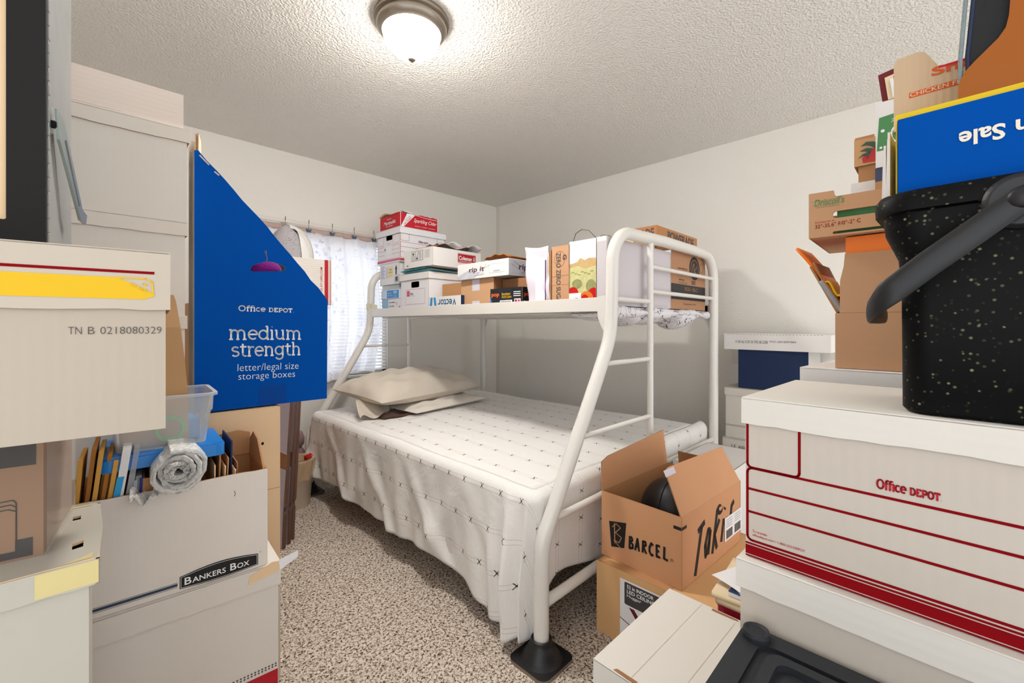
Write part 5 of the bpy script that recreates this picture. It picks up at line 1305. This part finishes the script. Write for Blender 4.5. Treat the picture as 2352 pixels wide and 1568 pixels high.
# open snack carton with hand lettering
BARC = {'B': [[(.15, 0), (.2, 1)], [(.1, .95), (.5, 1.0), (.62, .8), (.25, .55)], [(.25, .55), (.68, .45), (.66, .15), (.08, .0)]],
        'A': [[(.0, 0), (.38, 1.0), (.62, .02)], [(.1, .38), (.6, .36)]], 'R': [[(.12, 0), (.2, .98)], [(.05, .9), (.55, .96), (.6, .7), (.22, .52)], [(.22, .52), (.7, .02)]],
        'C': [[(.68, .86), (.4, .98), (.12, .6), (.12, .25), (.4, .03), (.7, .14)]], 'E': [[(.62, .95), (.12, .92), (.14, .05), (.66, .08)], [(.14, .5), (.52, .52)]], 'L': [[(.2, 1.0), (.14, .06), (.7, .02)]],
        'T': [[(.0, .86), (.75, 1.0)], [(.42, .94), (.22, -.25)]], 'a': [[(.6, .62), (.3, .68), (.1, .3), (.3, .02), (.56, .3), (.62, .64)], [(.6, .6), (.62, .0)]], 'k': [[(.15, -.1), (.25, 1.05)], [(.7, .72), (.2, .38), (.72, -.05)]],
        'i': [[(.25, .0), (.3, .62)], [(.3, .86), (.34, .92)]], 's': [[(.62, .9), (.3, .8), (.3, .55), (.55, .35), (.35, .02), (.1, .1)]]}
def brush(mb, f, s_, x, y, w, h, wt, mt, drop=0.0, slant=0.0):
    n = len(s_)
    for i, c in enumerate(s_):
        for l in BARC[c]:
            P = [(x + (i + p * .95) * w / n + slant * q * h, y + q * h - drop * i) for p, q in l]; stroke(mb, f, P, wt, mt, 2)
def deco_barcel(mb, F, w, d, h):
    f = F['front']
    decal(mb, f, [(.034, .136), (.108, .152), (.100, .058), (.044, .044)], BLACK, 1)
    stroke(mb, f, [(.058, .135), (.060, .062)], .004, KRAFT, 2); stroke(mb, f, [(.048, .118), (.066, .136), (.084, .126), (.062, .102), (.088, .092), (.078, .07), (.056, .072), (.088, .05)], .003, KRAFT, 2)
    brush(mb, f, 'BARCEL', .118, .066, .160, .043, .0082, BLACK, -.0028)
    stroke(mb, f, ell(.283, .088, .005, .005, 14), .0009, BLACK, 2, True); text(mb, f, 'R', .2812, .0855, .0035, .005, BLACK)
    rect(mb, f, w - .028, .196, w - .0005, .207, BLACK, 1)
    r_ = F['right']; rect(mb, r_, .0005, .196, .035, .207, BLACK, 1)
    brush(mb, r_, 'Takis', .09, .045, .34, .13, .019, BLACK, -.004, .25)
    for k in range(5): stroke(mb, r_, [(.30 + .02 * cos(R(a)) * (1 + .3 * k) * .6, .185 + .016 * sin(R(a)) * (1 + .3 * k) * .6) for a in range(20 + 30 * k, 300 + 20 * k, 28)], .0035, BLACK, 2)
    rect(mb, r_, .34, .045, .505, .135, PAPER, 4)
    for q in (0, 1):
        for k in range(12): rect(mb, r_, .352 + q * .08 + k * .005, .052, .3545 + q * .08 + k * .005 + .001 * (k % 3), .085, INK, 5)
        for k in range(4): stroke(mb, r_, [(.352 + q * .08, .124 - k * .009), (.41 + q * .08, .124 - k * .009)], .0015, INK, 5)
KSN = mat('snack_kraft_board', (204, 150, 108), .75, .05, 6, .08, 45)
t = carton('snack_carton', 'open kraft snack carton with black brush lettering on top of the ceiling fan carton', (1.412, .918, .2595), -93, .316, .50, .240, KSN, KRAFT, EDGE, top=False, deco=deco_barcel)
flap(t, (0, .495, .239), (0, .0, .239), (-.10, 0, 1), .15, KSN, EDGE, inner=KSN, shape=[(0, 0), (.495, 0), (.485, .105), (.44, .12), (.01, .150)])
def tp(mb, fr, L):
    rect(mb, fr, .0, .13, .07, .152, TAPEW, 1)
flap(t, (.316, .0, .239), (.316, .495, .239), (-.42, 0, .9), .155, KSN, EDGE, shape=[(0, 0), (.495, 0), (.47, .145), (.04, .157), (.012, .15)], extra=tp)
flap(t, (.28, .496, .239), (.06, .496, .239), (0, -.15, 1), .07, KRAFTD, EDGE)
o = MB(); pr = [(.0, -.125)] + [(.118 * cos(R(a)), .125 * sin(R(a))) for a in range(-80, 81, 10)] + [(0, .125)]
o.lathe(pr, (0, 0, 0), mat('satin_black_shell', (34, 33, 33), .45, .1, 8, spec=.4), 40)
o.tube([(.121 * cos(R(a)), 0, .126 * sin(R(a))) for a in range(-88, 269, 6)], .0012, DARK, 6, closed=True)
o = o.build('black_helmet', smooth=True); o.location = (1.66, .755, .4); tag(o, 'round black helmet shell inside the open snack carton', 'helmet')
# near white carton and the pile beside it
def deco_nw(mb, F, W_, D_, lh):
    f = F['top']; stroke(mb, f, [(.08, .005), (.085, D_ - .005)], .0009, WEDGE); stroke(mb, f, [(.16, .02), (.165, D_ - .02)], .0009, WEDGE)
    decal(mb, f, [(.045, .003), (.092, .001), (.095, .010), (.05, .010)], KRAFTD, 2); decal(mb, f, [(.11, D_ - .012), (.17, D_ - .009), (.165, D_ - .004), (.11, D_ - .004)], KRAFTD, 2)
carton('white_carton', 'plain white lidded carton in front of the ceiling fan carton', (.748, .498, 0), -91, .235, .325, .452, RT, KRAFT, lid=.05, lidm=mat('smooth_white_lid', (228, 222, 212), .75, .02, 4, .06, 30), liddeco=deco_nw, lidedge=WEDGE)
carton('dark_carton', 'dark carton on the floor under the crimson basket and papers', (1.10, .43, 0), -90, .20, .25, .345, mat('dark_plum_board', (46, 34, 36), .7), DARK)
t = thing('crimson_basket', 'small crimson plastic basket under the manila envelope pile', 'basket', (1.115, .40, .3465), -90)
mb = MB(); CR = mat('crimson_plastic', (176, 16, 52), .28, .05, 10, spec=.6); mb.panel(Fr((0, 0, .095), (1, 0, 0), (0, 1, 0)), rrect(0, 0, .165, .20, .03, 6), .095, CR); mb.build('basket_body', t, bevel=.018)
mb = MB(); mb.panel(Fr((0, 0, .105), (1, 0, 0), (0, 1, 0)), rrect(-.004, -.004, .169, .204, .03, 6), .012, CR, holes=[rrect(.01, .01, .155, .19, .026, 6)]); mb.build('rim', t, bevel=.004)
for i, (z, dx, m_, lb) in enumerate(((.4585, .0, CREAM, 'cream envelope, lower, on the crimson basket'), (.4725, -.006, CREAM, 'cream envelope, upper, on the crimson basket'))):
    mb = MB(); pts = []
    for a in range(10):
        for b in range(6): u, v = a / 9, b / 5; pts.append((.20 * v, -.15 * u, .002 * sin(7 * v + i)))
    mb.grid(pts, 10, 6, m_); o = mb.build('cream_envelope', smooth=True, solid=.013); o.location = (1.10 + dx, .390 + .008 * i, z); o.rotation_euler = (0, 0, R(4 * i)); tag(o, lb, 'envelope')
mb = MB(); mb.box(0, -.12, 0, .16, 0, .010, mat('white_booklet', (226, 226, 232), .6)); f = Fr((0, 0, .0105), (0, -1, 0), (1, 0, 0)); rect(mb, f, .02, .02, .1, .03, INK, 1); decal(mb, f, [(0, 0), (.03, 0), (0, .03)], NAVY, 1)
o = mb.build('booklet', bevel=.002); o.location = (1.10, .362, .482); tag(o, 'white booklet lying on the cream envelopes', 'booklet')
mb = MB(); pts = []
for a in range(10):
    for b in range(8): u, v = a / 9, b / 7; pts.append((.19 * v, -.17 * u, .004 * v + .002 * sin(6 * u)))
mb.grid(pts, 10, 8, PAPER)
for k in range(4): f = Fr((.06, -.08, .006), (1, 0, .02), (0, -1, 0)); stroke(mb, f, [(.0, .0 + k * .012), (.09, .0 + k * .012)], .0014, INK, 3)
o = mb.build('loose_sheet', smooth=True); o.location = (1.14, .415, .4945); o.rotation_euler = (0, 0, R(-22)); tag(o, 'printed loose sheet on top of the white booklet', 'paper')

# ================================================================== RIGHT FOREGROUND STACK
def deco_R1(mb, F, w, d, h):
    f = F['front']; wd = .0038
    stroke(mb, f, [(.0028, .235), (.0028, .152)] + arc(.0095, .151, .0067, .0067, 180, 270, 4) + [(.0685, .1443)] + arc(.0685, .151, .0067, .0067, 270, 360, 4) + [(.0752, .235)], wd, DRED)
    stroke(mb, f, [(w - .0752, .235), (w - .0752, .150), (w - .068, .1443), (w - .0028, .1443), (w - .0028, .235)], wd, DRED)
    stroke(mb, f, rrect(.0028, .0265, w - .0028, .1435 - .0, .0075, 4), wd, DRED, 1, True)
    for z in (.1095, .0725): stroke(mb, f, [(.0028, z), (w - .0028, z)], wd, DRED)
    depot(mb, f, .1655, .1545, .0635, .0125, RED, 2)
    text(mb, f, 'To re-order:', .0105, .0405, .022, .0042, RED, .004); text(mb, f, 'officedepot.com • 1-800-GO-DEPOT', .0105, .0335, .072, .0048, RED, .006)
    rect(mb, f, .0, .0195, w, .0225, DRED); rect(mb, f, .0, .0035, w, .0180, DRED); rect(mb, f, .0, -.0015 + .0015, w, .0022, DRED)
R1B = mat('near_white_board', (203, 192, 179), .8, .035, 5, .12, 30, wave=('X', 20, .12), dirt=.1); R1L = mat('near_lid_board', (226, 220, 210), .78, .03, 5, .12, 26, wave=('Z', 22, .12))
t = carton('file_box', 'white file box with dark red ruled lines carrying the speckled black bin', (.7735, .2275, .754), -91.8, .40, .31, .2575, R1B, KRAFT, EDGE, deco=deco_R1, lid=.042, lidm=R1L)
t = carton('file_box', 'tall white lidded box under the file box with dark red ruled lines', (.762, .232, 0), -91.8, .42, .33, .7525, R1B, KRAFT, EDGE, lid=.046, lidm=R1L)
t = carton('white_carton', 'tall white lidded box behind the red lined file box, carrying the brown carton', (1.145, .219, 0), -94, .42, .30, 1.0355, WHITE2, KRAFT, EDGE, lid=.05, lidm=WHITE2)
# dusty black tote at the bottom
t = thing('storage_tote', 'large dusty black storage tote with a ribbed lid in the lower right corner', 'tote', (.30, -.32, 0), 0)
mb = MB(); taper_bin(mb, .40, .48, .43, .52, .62, BLACKP); mb.build('tote_body', t, solid=.003)
mb = MB(); W_, D_ = .455, .555
mb.panel(Fr((-.01, -.015, .655), (1, 0, 0), (0, 1, 0)), rrect(0, 0, W_, D_, .02), .03, TOTE)
for z, g in ((.660, .012),):
    mb.panel(Fr((-.01, -.015, z + .0), (1, 0, 0), (0, 1, 0)), rrect(0, 0, W_, D_, .02), .006, TOTE, holes=[rrect(.03, .03, W_ - .03, D_ - .03, .02)])
mb.panel(Fr((-.01, -.015, .664), (1, 0, 0), (0, 1, 0)), rrect(.045, .045, W_ - .045, D_ - .045, .02), .009, TOTE, holes=[rrect(.06, .06, W_ - .06, D_ - .06, .015)])
mb.panel(Fr((-.01, -.015, .662), (1, 0, 0), (0, 1, 0)), rrect(.10, .12, W_ - .10, D_ - .12, .02), .007, TOTE)
for cx, cy in ((.022, .022), (W_ - .022, .022), (.022, D_ - .022), (W_ - .022, D_ - .022)):
    mb.lathe([(.0, -.001), (.012, -.001), (.0155, .002), (.0175, .001), (.019, -.004), (.019, -.03)], (cx - .01, cy - .015, .670), TOTE, 28)
mb.build('lid', t, bevel=.003)
# speckled black bin with swing handle
t = thing('compost_bin', 'speckled black plastic bin with lid and swing handle at the right edge', 'bin', (.7765, .040, 1.0125), -92)
mb = MB(); prof = []
def rring(g, z, r_=.03, w=.26, d=.20): return [V((x, y, z)) for x, y in rrect(-g, -g, w + g, d + g, max(.006, r_ + g * .5), 12)]
lv = [rring(-.006, 0), rring(-.001, .006), rring(.0, .16), rring(.003, .205), rring(.016, .238), rring(.018, .262)]
def loft(mb, lv, mt, cap0=True, cap1=True):
    n = len(lv[0]); vs = [p for l in lv for p in l]; fs = []
    for i in range(len(lv) - 1):
        for k in range(n): l = (k + 1) % n; fs.append((i * n + k, i * n + l, (i + 1) * n + l, (i + 1) * n + k))
    if cap0: fs.append(tuple(range(n - 1, -1, -1)))
    if cap1: fs.append(tuple((len(lv) - 1) * n + k for k in range(n)))
    mb.add(vs, fs, mt)
loft(mb, lv, SPECK); mb.build('bin_body', t, smooth=True)
mb = MB(); loft(mb, [rring(.018, .262), rring(.026, .264), rring(.027, .280), rring(.022, .289), rring(.012, .292)], SPECK); mb.build('lid', t, smooth=True)
mb = MB(); mb.lathe([(0, -.036), (.027, -.036), (.031, -.031), (.031, -.014), (0, -.014)], (.105, .0, .256), BLACKP, 36, 'y'); mb.build('hinge_boss', t, smooth=False, bevel=.002)
hd = MB(); wv_ = .012
P = [(.115, -.042, .262), (.098, -.043, .25), (.06, -.043, .217), (.02, -.043, .183), (-.006, -.041, .158)]
bend = [(-.018, -.036, .146), (-.0275, -.02, .137), (-.031, .0, .133), (-.0315, .1, .132), (-.0315, .16, .132)]
path = smooth_path(P, 1) + [V(b) for b in bend]
pts = []; n = len(path)
for i, p in enumerate(path):
    a = path[max(0, i - 1)]; b = path[min(n - 1, i + 1)]; T = (V(b) - V(a)).normalized()
    up = V((-T.z if abs(T.y) < .5 else 0, 0, T.x if abs(T.y) < .5 else 1)); up = (up - T * up.dot(T)).normalized(); up = up if up.z > 0 else -up
    N_ = T.cross(up)
    hw = .0125 + .003 * sin(pi * min(1, i / 12)); tk = .004
    for q in range(10):
        aa = 2 * pi * q / 10; pts.append(V(p) + up * hw * cos(aa) + N_ * tk * sin(aa))
fs = [(i * 10 + q, i * 10 + (q + 1) % 10, (i + 1) * 10 + (q + 1) % 10, (i + 1) * 10 + q) for i in range(n - 1) for q in range(10)]
hd.add(pts, fs + [tuple(range(9, -1, -1)), tuple((n - 1) * 10 + q for q in range(10))], BLACKP)
hd.lathe([(0, -.05), (.009, -.049), (.0125, -.045), (.0125, -.036)], (.105, 0, .2565), BLACKP, 24, 'y')
hd.build('swing_handle', t, smooth=True)
# blue sale carton lid (printed upside down) and what stands on the bin
def deco_sale(mb, F, w, d, h):
    text(mb, F['front'], 'On Sale', .1345, .0632, .0775, .0190, mat('cream_print', (236, 226, 206), .6), .026, rot=180)
    rect(mb, F['left'], .0, .0, d, h, BLUEE)
carton('sale_board', 'blue board with upside down white lettering standing on the speckled bin', (.7785, .0415, 1.306), -92, .30, .012, .0985, BLUE, BLUE, BLUEE, deco=deco_sale, top=True)
t = carton('yellow_carton', 'yellow carton behind the blue board on the speckled bin', (.7935, .0445, 1.306), -92, .28, .155, .1105, mat('yellow_board', (232, 196, 24), .6, .05, 8), KRAFT, CREAM)
t = thing('envelope_bundle', 'bundle of cream papers wedged at the left end of the yellow carton', 'papers', (.812, .058, 1.306), -92)
mb = MB()
for k in range(4): mb.panel(Fr((.0005 - .0028 * k + .006, .0 + .006 * k, 0), (0, 1, 0), (.02 * (k % 2), 0, 1)), [(0, 0), (.11, 0), (.11, .10 - .004 * k), (0, .096 - .007 * k)], .0026, CREAM if k % 2 else PAPER, CREAM, PAPER)
mb.build('papers', t)
def deco_snack(mb, F, w, d, h):
    f = F['front']; text(mb, f, 'Snacks', .0405, .0655, .082, .0125, ORP, .03); rect(mb, f, .017, .0435, .13, .0515, ORP, 1); text(mb, f, 'CHICKEN FLAVOR', .018, .0445, .078, .006, KRAFTT, .016, lv=3)
    rect(mb, f, .048, .0735, .1, .077, mat('bright_red_print', (216, 30, 34), .5), 3)
SNK = mat('ribbed_tan_board', (214, 184, 150), .8, .05, 6, .1, 40, wave=('X', 40, .4))
t = thing('snack_box', 'tan ribbed snack box with orange lettering high behind the blue board', 'box', (.862, .0505, 1.4175), -92)
mb = MB(); f = Fr((0, 0, 0), (1, 0, 0), (0, 0, 1)); w_, d_, h_ = .13, .06, .078
mb.panel(f, [(0, 0), (w_, 0), (w_, .0775), (.049, .0735), (.046, .082), (.034, .104), (.027, .1075), (.004, .1065), (0, .1)], .003, SNK, KRAFT, PAPER)
mb.panel(Fr((0, d_, 0), (0, -1, 0), (0, 0, 1)), [(0, 0), (d_ - .003, 0), (d_ - .003, .10), (.02, .095), (0, .07)], .003, WHITE, KRAFT, KRAFTD)
mb.panel(Fr((w_, .003, 0), (0, 1, 0), (0, 0, 1)), rect_pts(0, 0, d_ - .003, .075), .003, SNK, KRAFT, PAPER); mb.panel(Fr((w_ - .003, d_, 0), (-1, 0, 0), (0, 0, 1)), rect_pts(0, 0, w_ - .006, .075), .003, SNK, KRAFT, PAPER)
mb.box(.003, .003, 0, w_ - .003, d_ - .003, .003, KRAFTT); rect(mb, f, .0, .0, w_, .022, KRAFTT, 1)
deco_snack(mb, {'front': f}, w_, d_, h_); mb.build('box_body', t)
t = thing('magazine_holder', 'orange brown cardboard magazine holder with a curved front above the blue board', 'magazine holder', (.7945, -.0155, 1.4175), -92)
SC_ = [(0, 0), (.16, 0), (.16, .23), (.0455, .23), (.044, .11), (.0425, .085), (.040, .072), (.034, .062), (.026, .054), (.014, .042), (.006, .033), (.002, .024), (0, .018)]
mb = MB(); mb.panel(Fr((0, 0, 0), (1, 0, 0), (0, 0, 1)), SC_, .003, KRAFTO, KRAFTO, KRAFT); mb.panel(Fr((0, .065, 0), (1, 0, 0), (0, 0, 1)), SC_, .003, KRAFTO, KRAFTO, KRAFT)
mb.panel(Fr((0, .062, 0), (0, -1, 0), (0, 0, 1)), rrect(0, 0, .059, .016, .004), .003, KRAFT, KRAFTO, KRAFT); mb.box(.003, .003, 0, .16, .062, .003, KRAFTO); mb.panel(Fr((.16, .003, 0), (0, 1, 0), (0, 0, 1)), rect_pts(0, 0, .059, .23), .003, KRAFTO)
mb.build('holder_body', t, bevel=.0008)
t = thing('zip_case', 'black zip case with pale stitched zipper standing in the magazine holder', 'zip case', (.8025, -.018, 1.4215), -92)
mb = MB(); BF = mat('black_fabric', (34, 34, 36), .7, .1, 20, .3, 80)
mb.panel(Fr((0, 0, 0), (1, 0, 0), (-.0, 0, 1)), [(.004, .0), (.15, 0), (.15, .25), (.02, .25), (.012, .15), (.004, .05)], .03, BF); mb.build('case_body', t, bevel=.006)
mb = MB(); ZP = mat('pale_zip_teeth', (128, 140, 142), .5, .2, 200, .6, 200)
for o_ in (-.004, .003): mb.tube([(.004 + o_, -.001, .015), (.003 + o_ * .9, -.001, .05), (.008 + o_, -.001, .12), (.016 + o_, -.001, .25)], .0022, ZP if o_ < 0 else mat('navy_zip_tape', (40, 50, 74), .7), 8)
mb.build('zipper', t, smooth=True)
# brown carton with upright flaps, overfilled
KF = mat('flap_kraft_board', (190, 146, 110), .82, .05, 7, .12, 45, wave=('X', 26, .15))
t = carton('brown_carton', 'brown carton with upright flaps, overfilled, on the tall white box at the right', (1.158, .163, 1.0365), -93, .30, .20, .118, KF, KRAFTD, EDGE, top=False)
flap(t, (.004, .0, .1185), (.296, .0, .1185), (0, .04, 1), .128, KF, EDGE, shape=[(0.004, 0), (.292, 0), (.292, .122), (.012, .127), (.010, .1), (.004, .07)])
flap(t, (.0, .19, .1185), (.0, .01, .1185), (-.48, 0, 1), .125, KRAFTD, EDGE, shape=[(0, 0), (.18, 0), (.178, .115), (.15, .125), (.02, .12)])
flap(t, (.296, .2, .1185), (.004, .2, .1185), (0, .3, 1), .11, KF, EDGE)
def leaf_thing(name, label, cat, loc, yaw, tilt, w_, d_, h_, m_, curl=0.0):
    t = thing(name, label, cat, loc, yaw); mb = MB(); pts = []
    for i in range(8):
        for j in range(14):
            u, v = i / 7, j / 13; pts.append((sin(R(tilt)) * h_ * v - curl * v * v, d_ * u, cos(R(tilt)) * h_ * v + .0 * u))
    mb.grid(pts, 8, 14, m_); mb.build('sheet', t, smooth=True, solid=w_); return t
leaf_thing('orange_envelope', 'orange padded envelope leaning out of the brown carton toward the bed', 'envelope', (1.175, .152, 1.16), -93, -24, .006, .12, .16, ORANGE, .022)
leaf_thing('cardboard_sheet', 'dark brown card leaning against the splayed flap of the brown carton', 'card', (1.168, .160, 1.158), -93, -22, .003, .14, .12, KRAFTD)
leaf_thing('grey_booklet', 'grey booklet leaning left inside the brown carton below the yellow packet', 'booklet', (1.165, .149, 1.153), -93, -30, .010, .12, .085, mat('grey_booklet', (152, 146, 142), .6))
mb = MB(); pts = []
for i in range(14):
    for j in range(8): u, v = i / 13, j / 7; pts.append((-.035 + .05 * u, .11 * v, .065 - .05 * u + .008 * sin(11 * u + 2 * v)))
mb.grid(pts, 14, 8, YELLOW); o = mb.build('yellow_packet', smooth=True, solid=.004); o.location = (1.168, .148, 1.158); o.rotation_euler = (0, 0, R(-93)); tag(o, 'crumpled yellow packet between the flaps of the brown carton', 'packet')
def deco_lea(mb, F, w, d, h):
    f = F['front']; stroke(mb, f, arc(.066, .098, .022, .022, 10, 170, 12), .0035, BLACK); text(mb, f, 'LEATHER', .046, .094, .042, .012, BLACK, .01)
carton('orange_box', 'orange leather cleaner box standing upright in the brown carton', (1.166, .146, 1.1545), -93, .095, .10, .162, mat('orange_board', (244, 122, 22), .45, .04, 6), ORANGE, ORP, deco=deco_lea)
carton('white_packet', 'white upright packet beside the orange box in the brown carton', (1.168, .040, 1.1545), -93, .05, .08, .150, PAPER)
# berry tray
def deco_berry(mb, F, w, d, h):
    f = F['front']; text(mb, f, "Driscoll's", .010, .068, .052, .0155, GREENP, .012, .15); text(mb, f, 'Only the Finest Berries', .013, .063, .042, .0035, GREENP)
    text(mb, f, '32°-35.6° F/0°-2° C', .012, .0195, .078, .0085, DRED, .004, rot=2); text(mb, f, 'Refrigerate at', .012, .030, .034, .0042, RED, .006, rot=2)
KB = mat('berry_kraft_board', (196, 150, 112), .8, .05, 6, .12, 40)
t = carton('berry_tray', 'kraft berry tray with green script lettering on the overfilled brown carton', (1.142, .208, 1.3195), -89, .34, .28, .098, KB, KRAFTD, EDGE, top=False, deco=deco_berry,
           holes={'front': [rrect(.043, .0375, .16, .052, .006), rrect(.043, .004, .16, .0095, .0025)]}, tops={'front': .084, 'left': .098})
mb = MB(); mb.panel(Fr((0, -.0005, .08), (1, 0, 0), (0, 0, 1)), [(.0, 0), (.052, 0), (.046, .008), (.0445, .017), (.0, .018)], .004, KB, KRAFTD, EDGE); mb.build('corner_tab', t)
carton('green_label_box', 'white and green packet seen through the hand slot of the berry tray', (1.162, .160, 1.324), -90, .09, .08, .055, {'*': WHITE2, 'front': GREENP}, WHITE2)
for nm, lb, x, y, z, w_, d_, h_, m_ in (('white_carton', 'small white carton, lowest on the berry tray', 1.262, .148, 1.418, .12, .14, .036, WHITE2),
                                       ('kraft_box', 'small kraft box under the strawberry print box', 1.275, .136, 1.4545, .075, .10, .038, KRAFT)):
    carton(nm, lb, (x, y, z), -90, w_, d_, h_, m_, KRAFT)
def deco_navy(mb, F, w, d, h): rect(mb, F['front'], 0, h * .48, w, h, mat('dusty_navy', (66, 72, 100), .6))
carton('kraft_box', 'kraft box with a dusty navy upper half on the right of the berry tray', (1.248, .104, 1.4185), -90, .11, .013, .056, KRAFT, KRAFT, deco=deco_navy)
def deco_straw(mb, F, w, d, h):
    f = F['front']; SR = mat('strawberry_red', (186, 52, 50), .55, .15, 60); SG = mat('strawberry_leaf', (58, 88, 70), .6)
    body = [(.016, .005), (.045, .004), (.06, .006), (.066, .03), (.055, .052), (.046, .046), (.034, .034), (.022, .028), (.014, .016)]
    decal(mb, f, body, SR, 1)
    rr = random.Random(6)
    for k in range(22):
        x = rr.uniform(.02, .06); y = rr.uniform(.008, .045)
        if y < x * .9: stroke(mb, f, ell(x, y, .0017, .0013, 8), .0006, mat('seed_brown', (90, 40, 30), .6), 2, True)
    for a in ([(.012, .044), (.022, .052), (.036, .049), (.04, .044), (.036, .034), (.03, .040), (.022, .044)], [(.01, .033), (.022, .038), (.034, .034), (.028, .026), (.02, .031)], [(.006, .016), (.016, .026), (.03, .028), (.026, .018), (.018, .022)], [(.042, .044), (.054, .054), (.062, .055), (.05, .044)]): decal(mb, f, a, SG, 3)
t = carton('strawberry_box', 'kraft box with a printed strawberry near the ceiling on the right', (1.268, .143, 1.493), -90, .085, .09, .060, mat('strawberry_kraft', (204, 156, 110), .8, .05, 7, .1, 40), KRAFTD, EDGE, deco=deco_straw)
mb = MB(); mb.panel(Fr((0, -.0, .060), (1, 0, 0), (0, 0, 1)), [(0, 0), (.036, 0), (.036, .006), (.002, .006)], .003, KRAFT, KRAFTD, EDGE); mb.build('corner_tab', t)
def deco_green(mb, F, w, d, h):
    f = F['front']; decal(mb, f, [(.002, .036), (w, .034), (w, .118), (.006, .108)], GREENP, 1)
    for x, y, r_ in ((.012, .078, .0035), (.009, .042, .0025), (.055, .1, .003)): decal(mb, f, ell(x, y, r_, r_, 12), WPRINT, 2)
    stroke(mb, f, arc(.042, .066, .016, .020, 60, 300, 12), .0035, WPRINT, 2); stroke(mb, f, [(.026, .093), (.031, .096)], .001, WPRINT, 2); stroke(mb, f, [(.027, .099), (.031, .098)], .001, WPRINT, 2)
carton('green_print_box', 'white box with a green printed panel right of the strawberry box', (1.245, .103, 1.475), -91, .10, .06, .142, WHITE2, KRAFT, WEDGE, deco=deco_green)
for i, (nm, lb, m_, w_, h_, dx) in enumerate((('maroon_folder', 'maroon folder leaning on top of the green print box', mat('maroon_card', (110, 26, 32), .6), .004, .062, 0), ('manila_folder', 'manila folder leaning just right of the maroon folder', CREAM, .003, .050, .006), ('white_envelope', 'white envelope with a barcode leaning right of the manila folder', PAPER, .003, .042, .010))):
    t = thing(nm, lb, 'folder' if i < 2 else 'envelope', (1.25, .092 - dx, 1.6185), -91); mb = MB()
    f = Fr((.004 * i, -.005 * i, 0), (1, 0, 0), (-.12, 0, 1)); mb.panel(f, [(0, 0), (.06, 0), (.06, h_ + .01), (.0, h_)], w_, m_)
    if i == 2:
        for k in range(5): rect(mb, f, .006 + k * .003, .036, .0072 + k * .003, .046, INK, 1)
    mb.build('sheet', t)
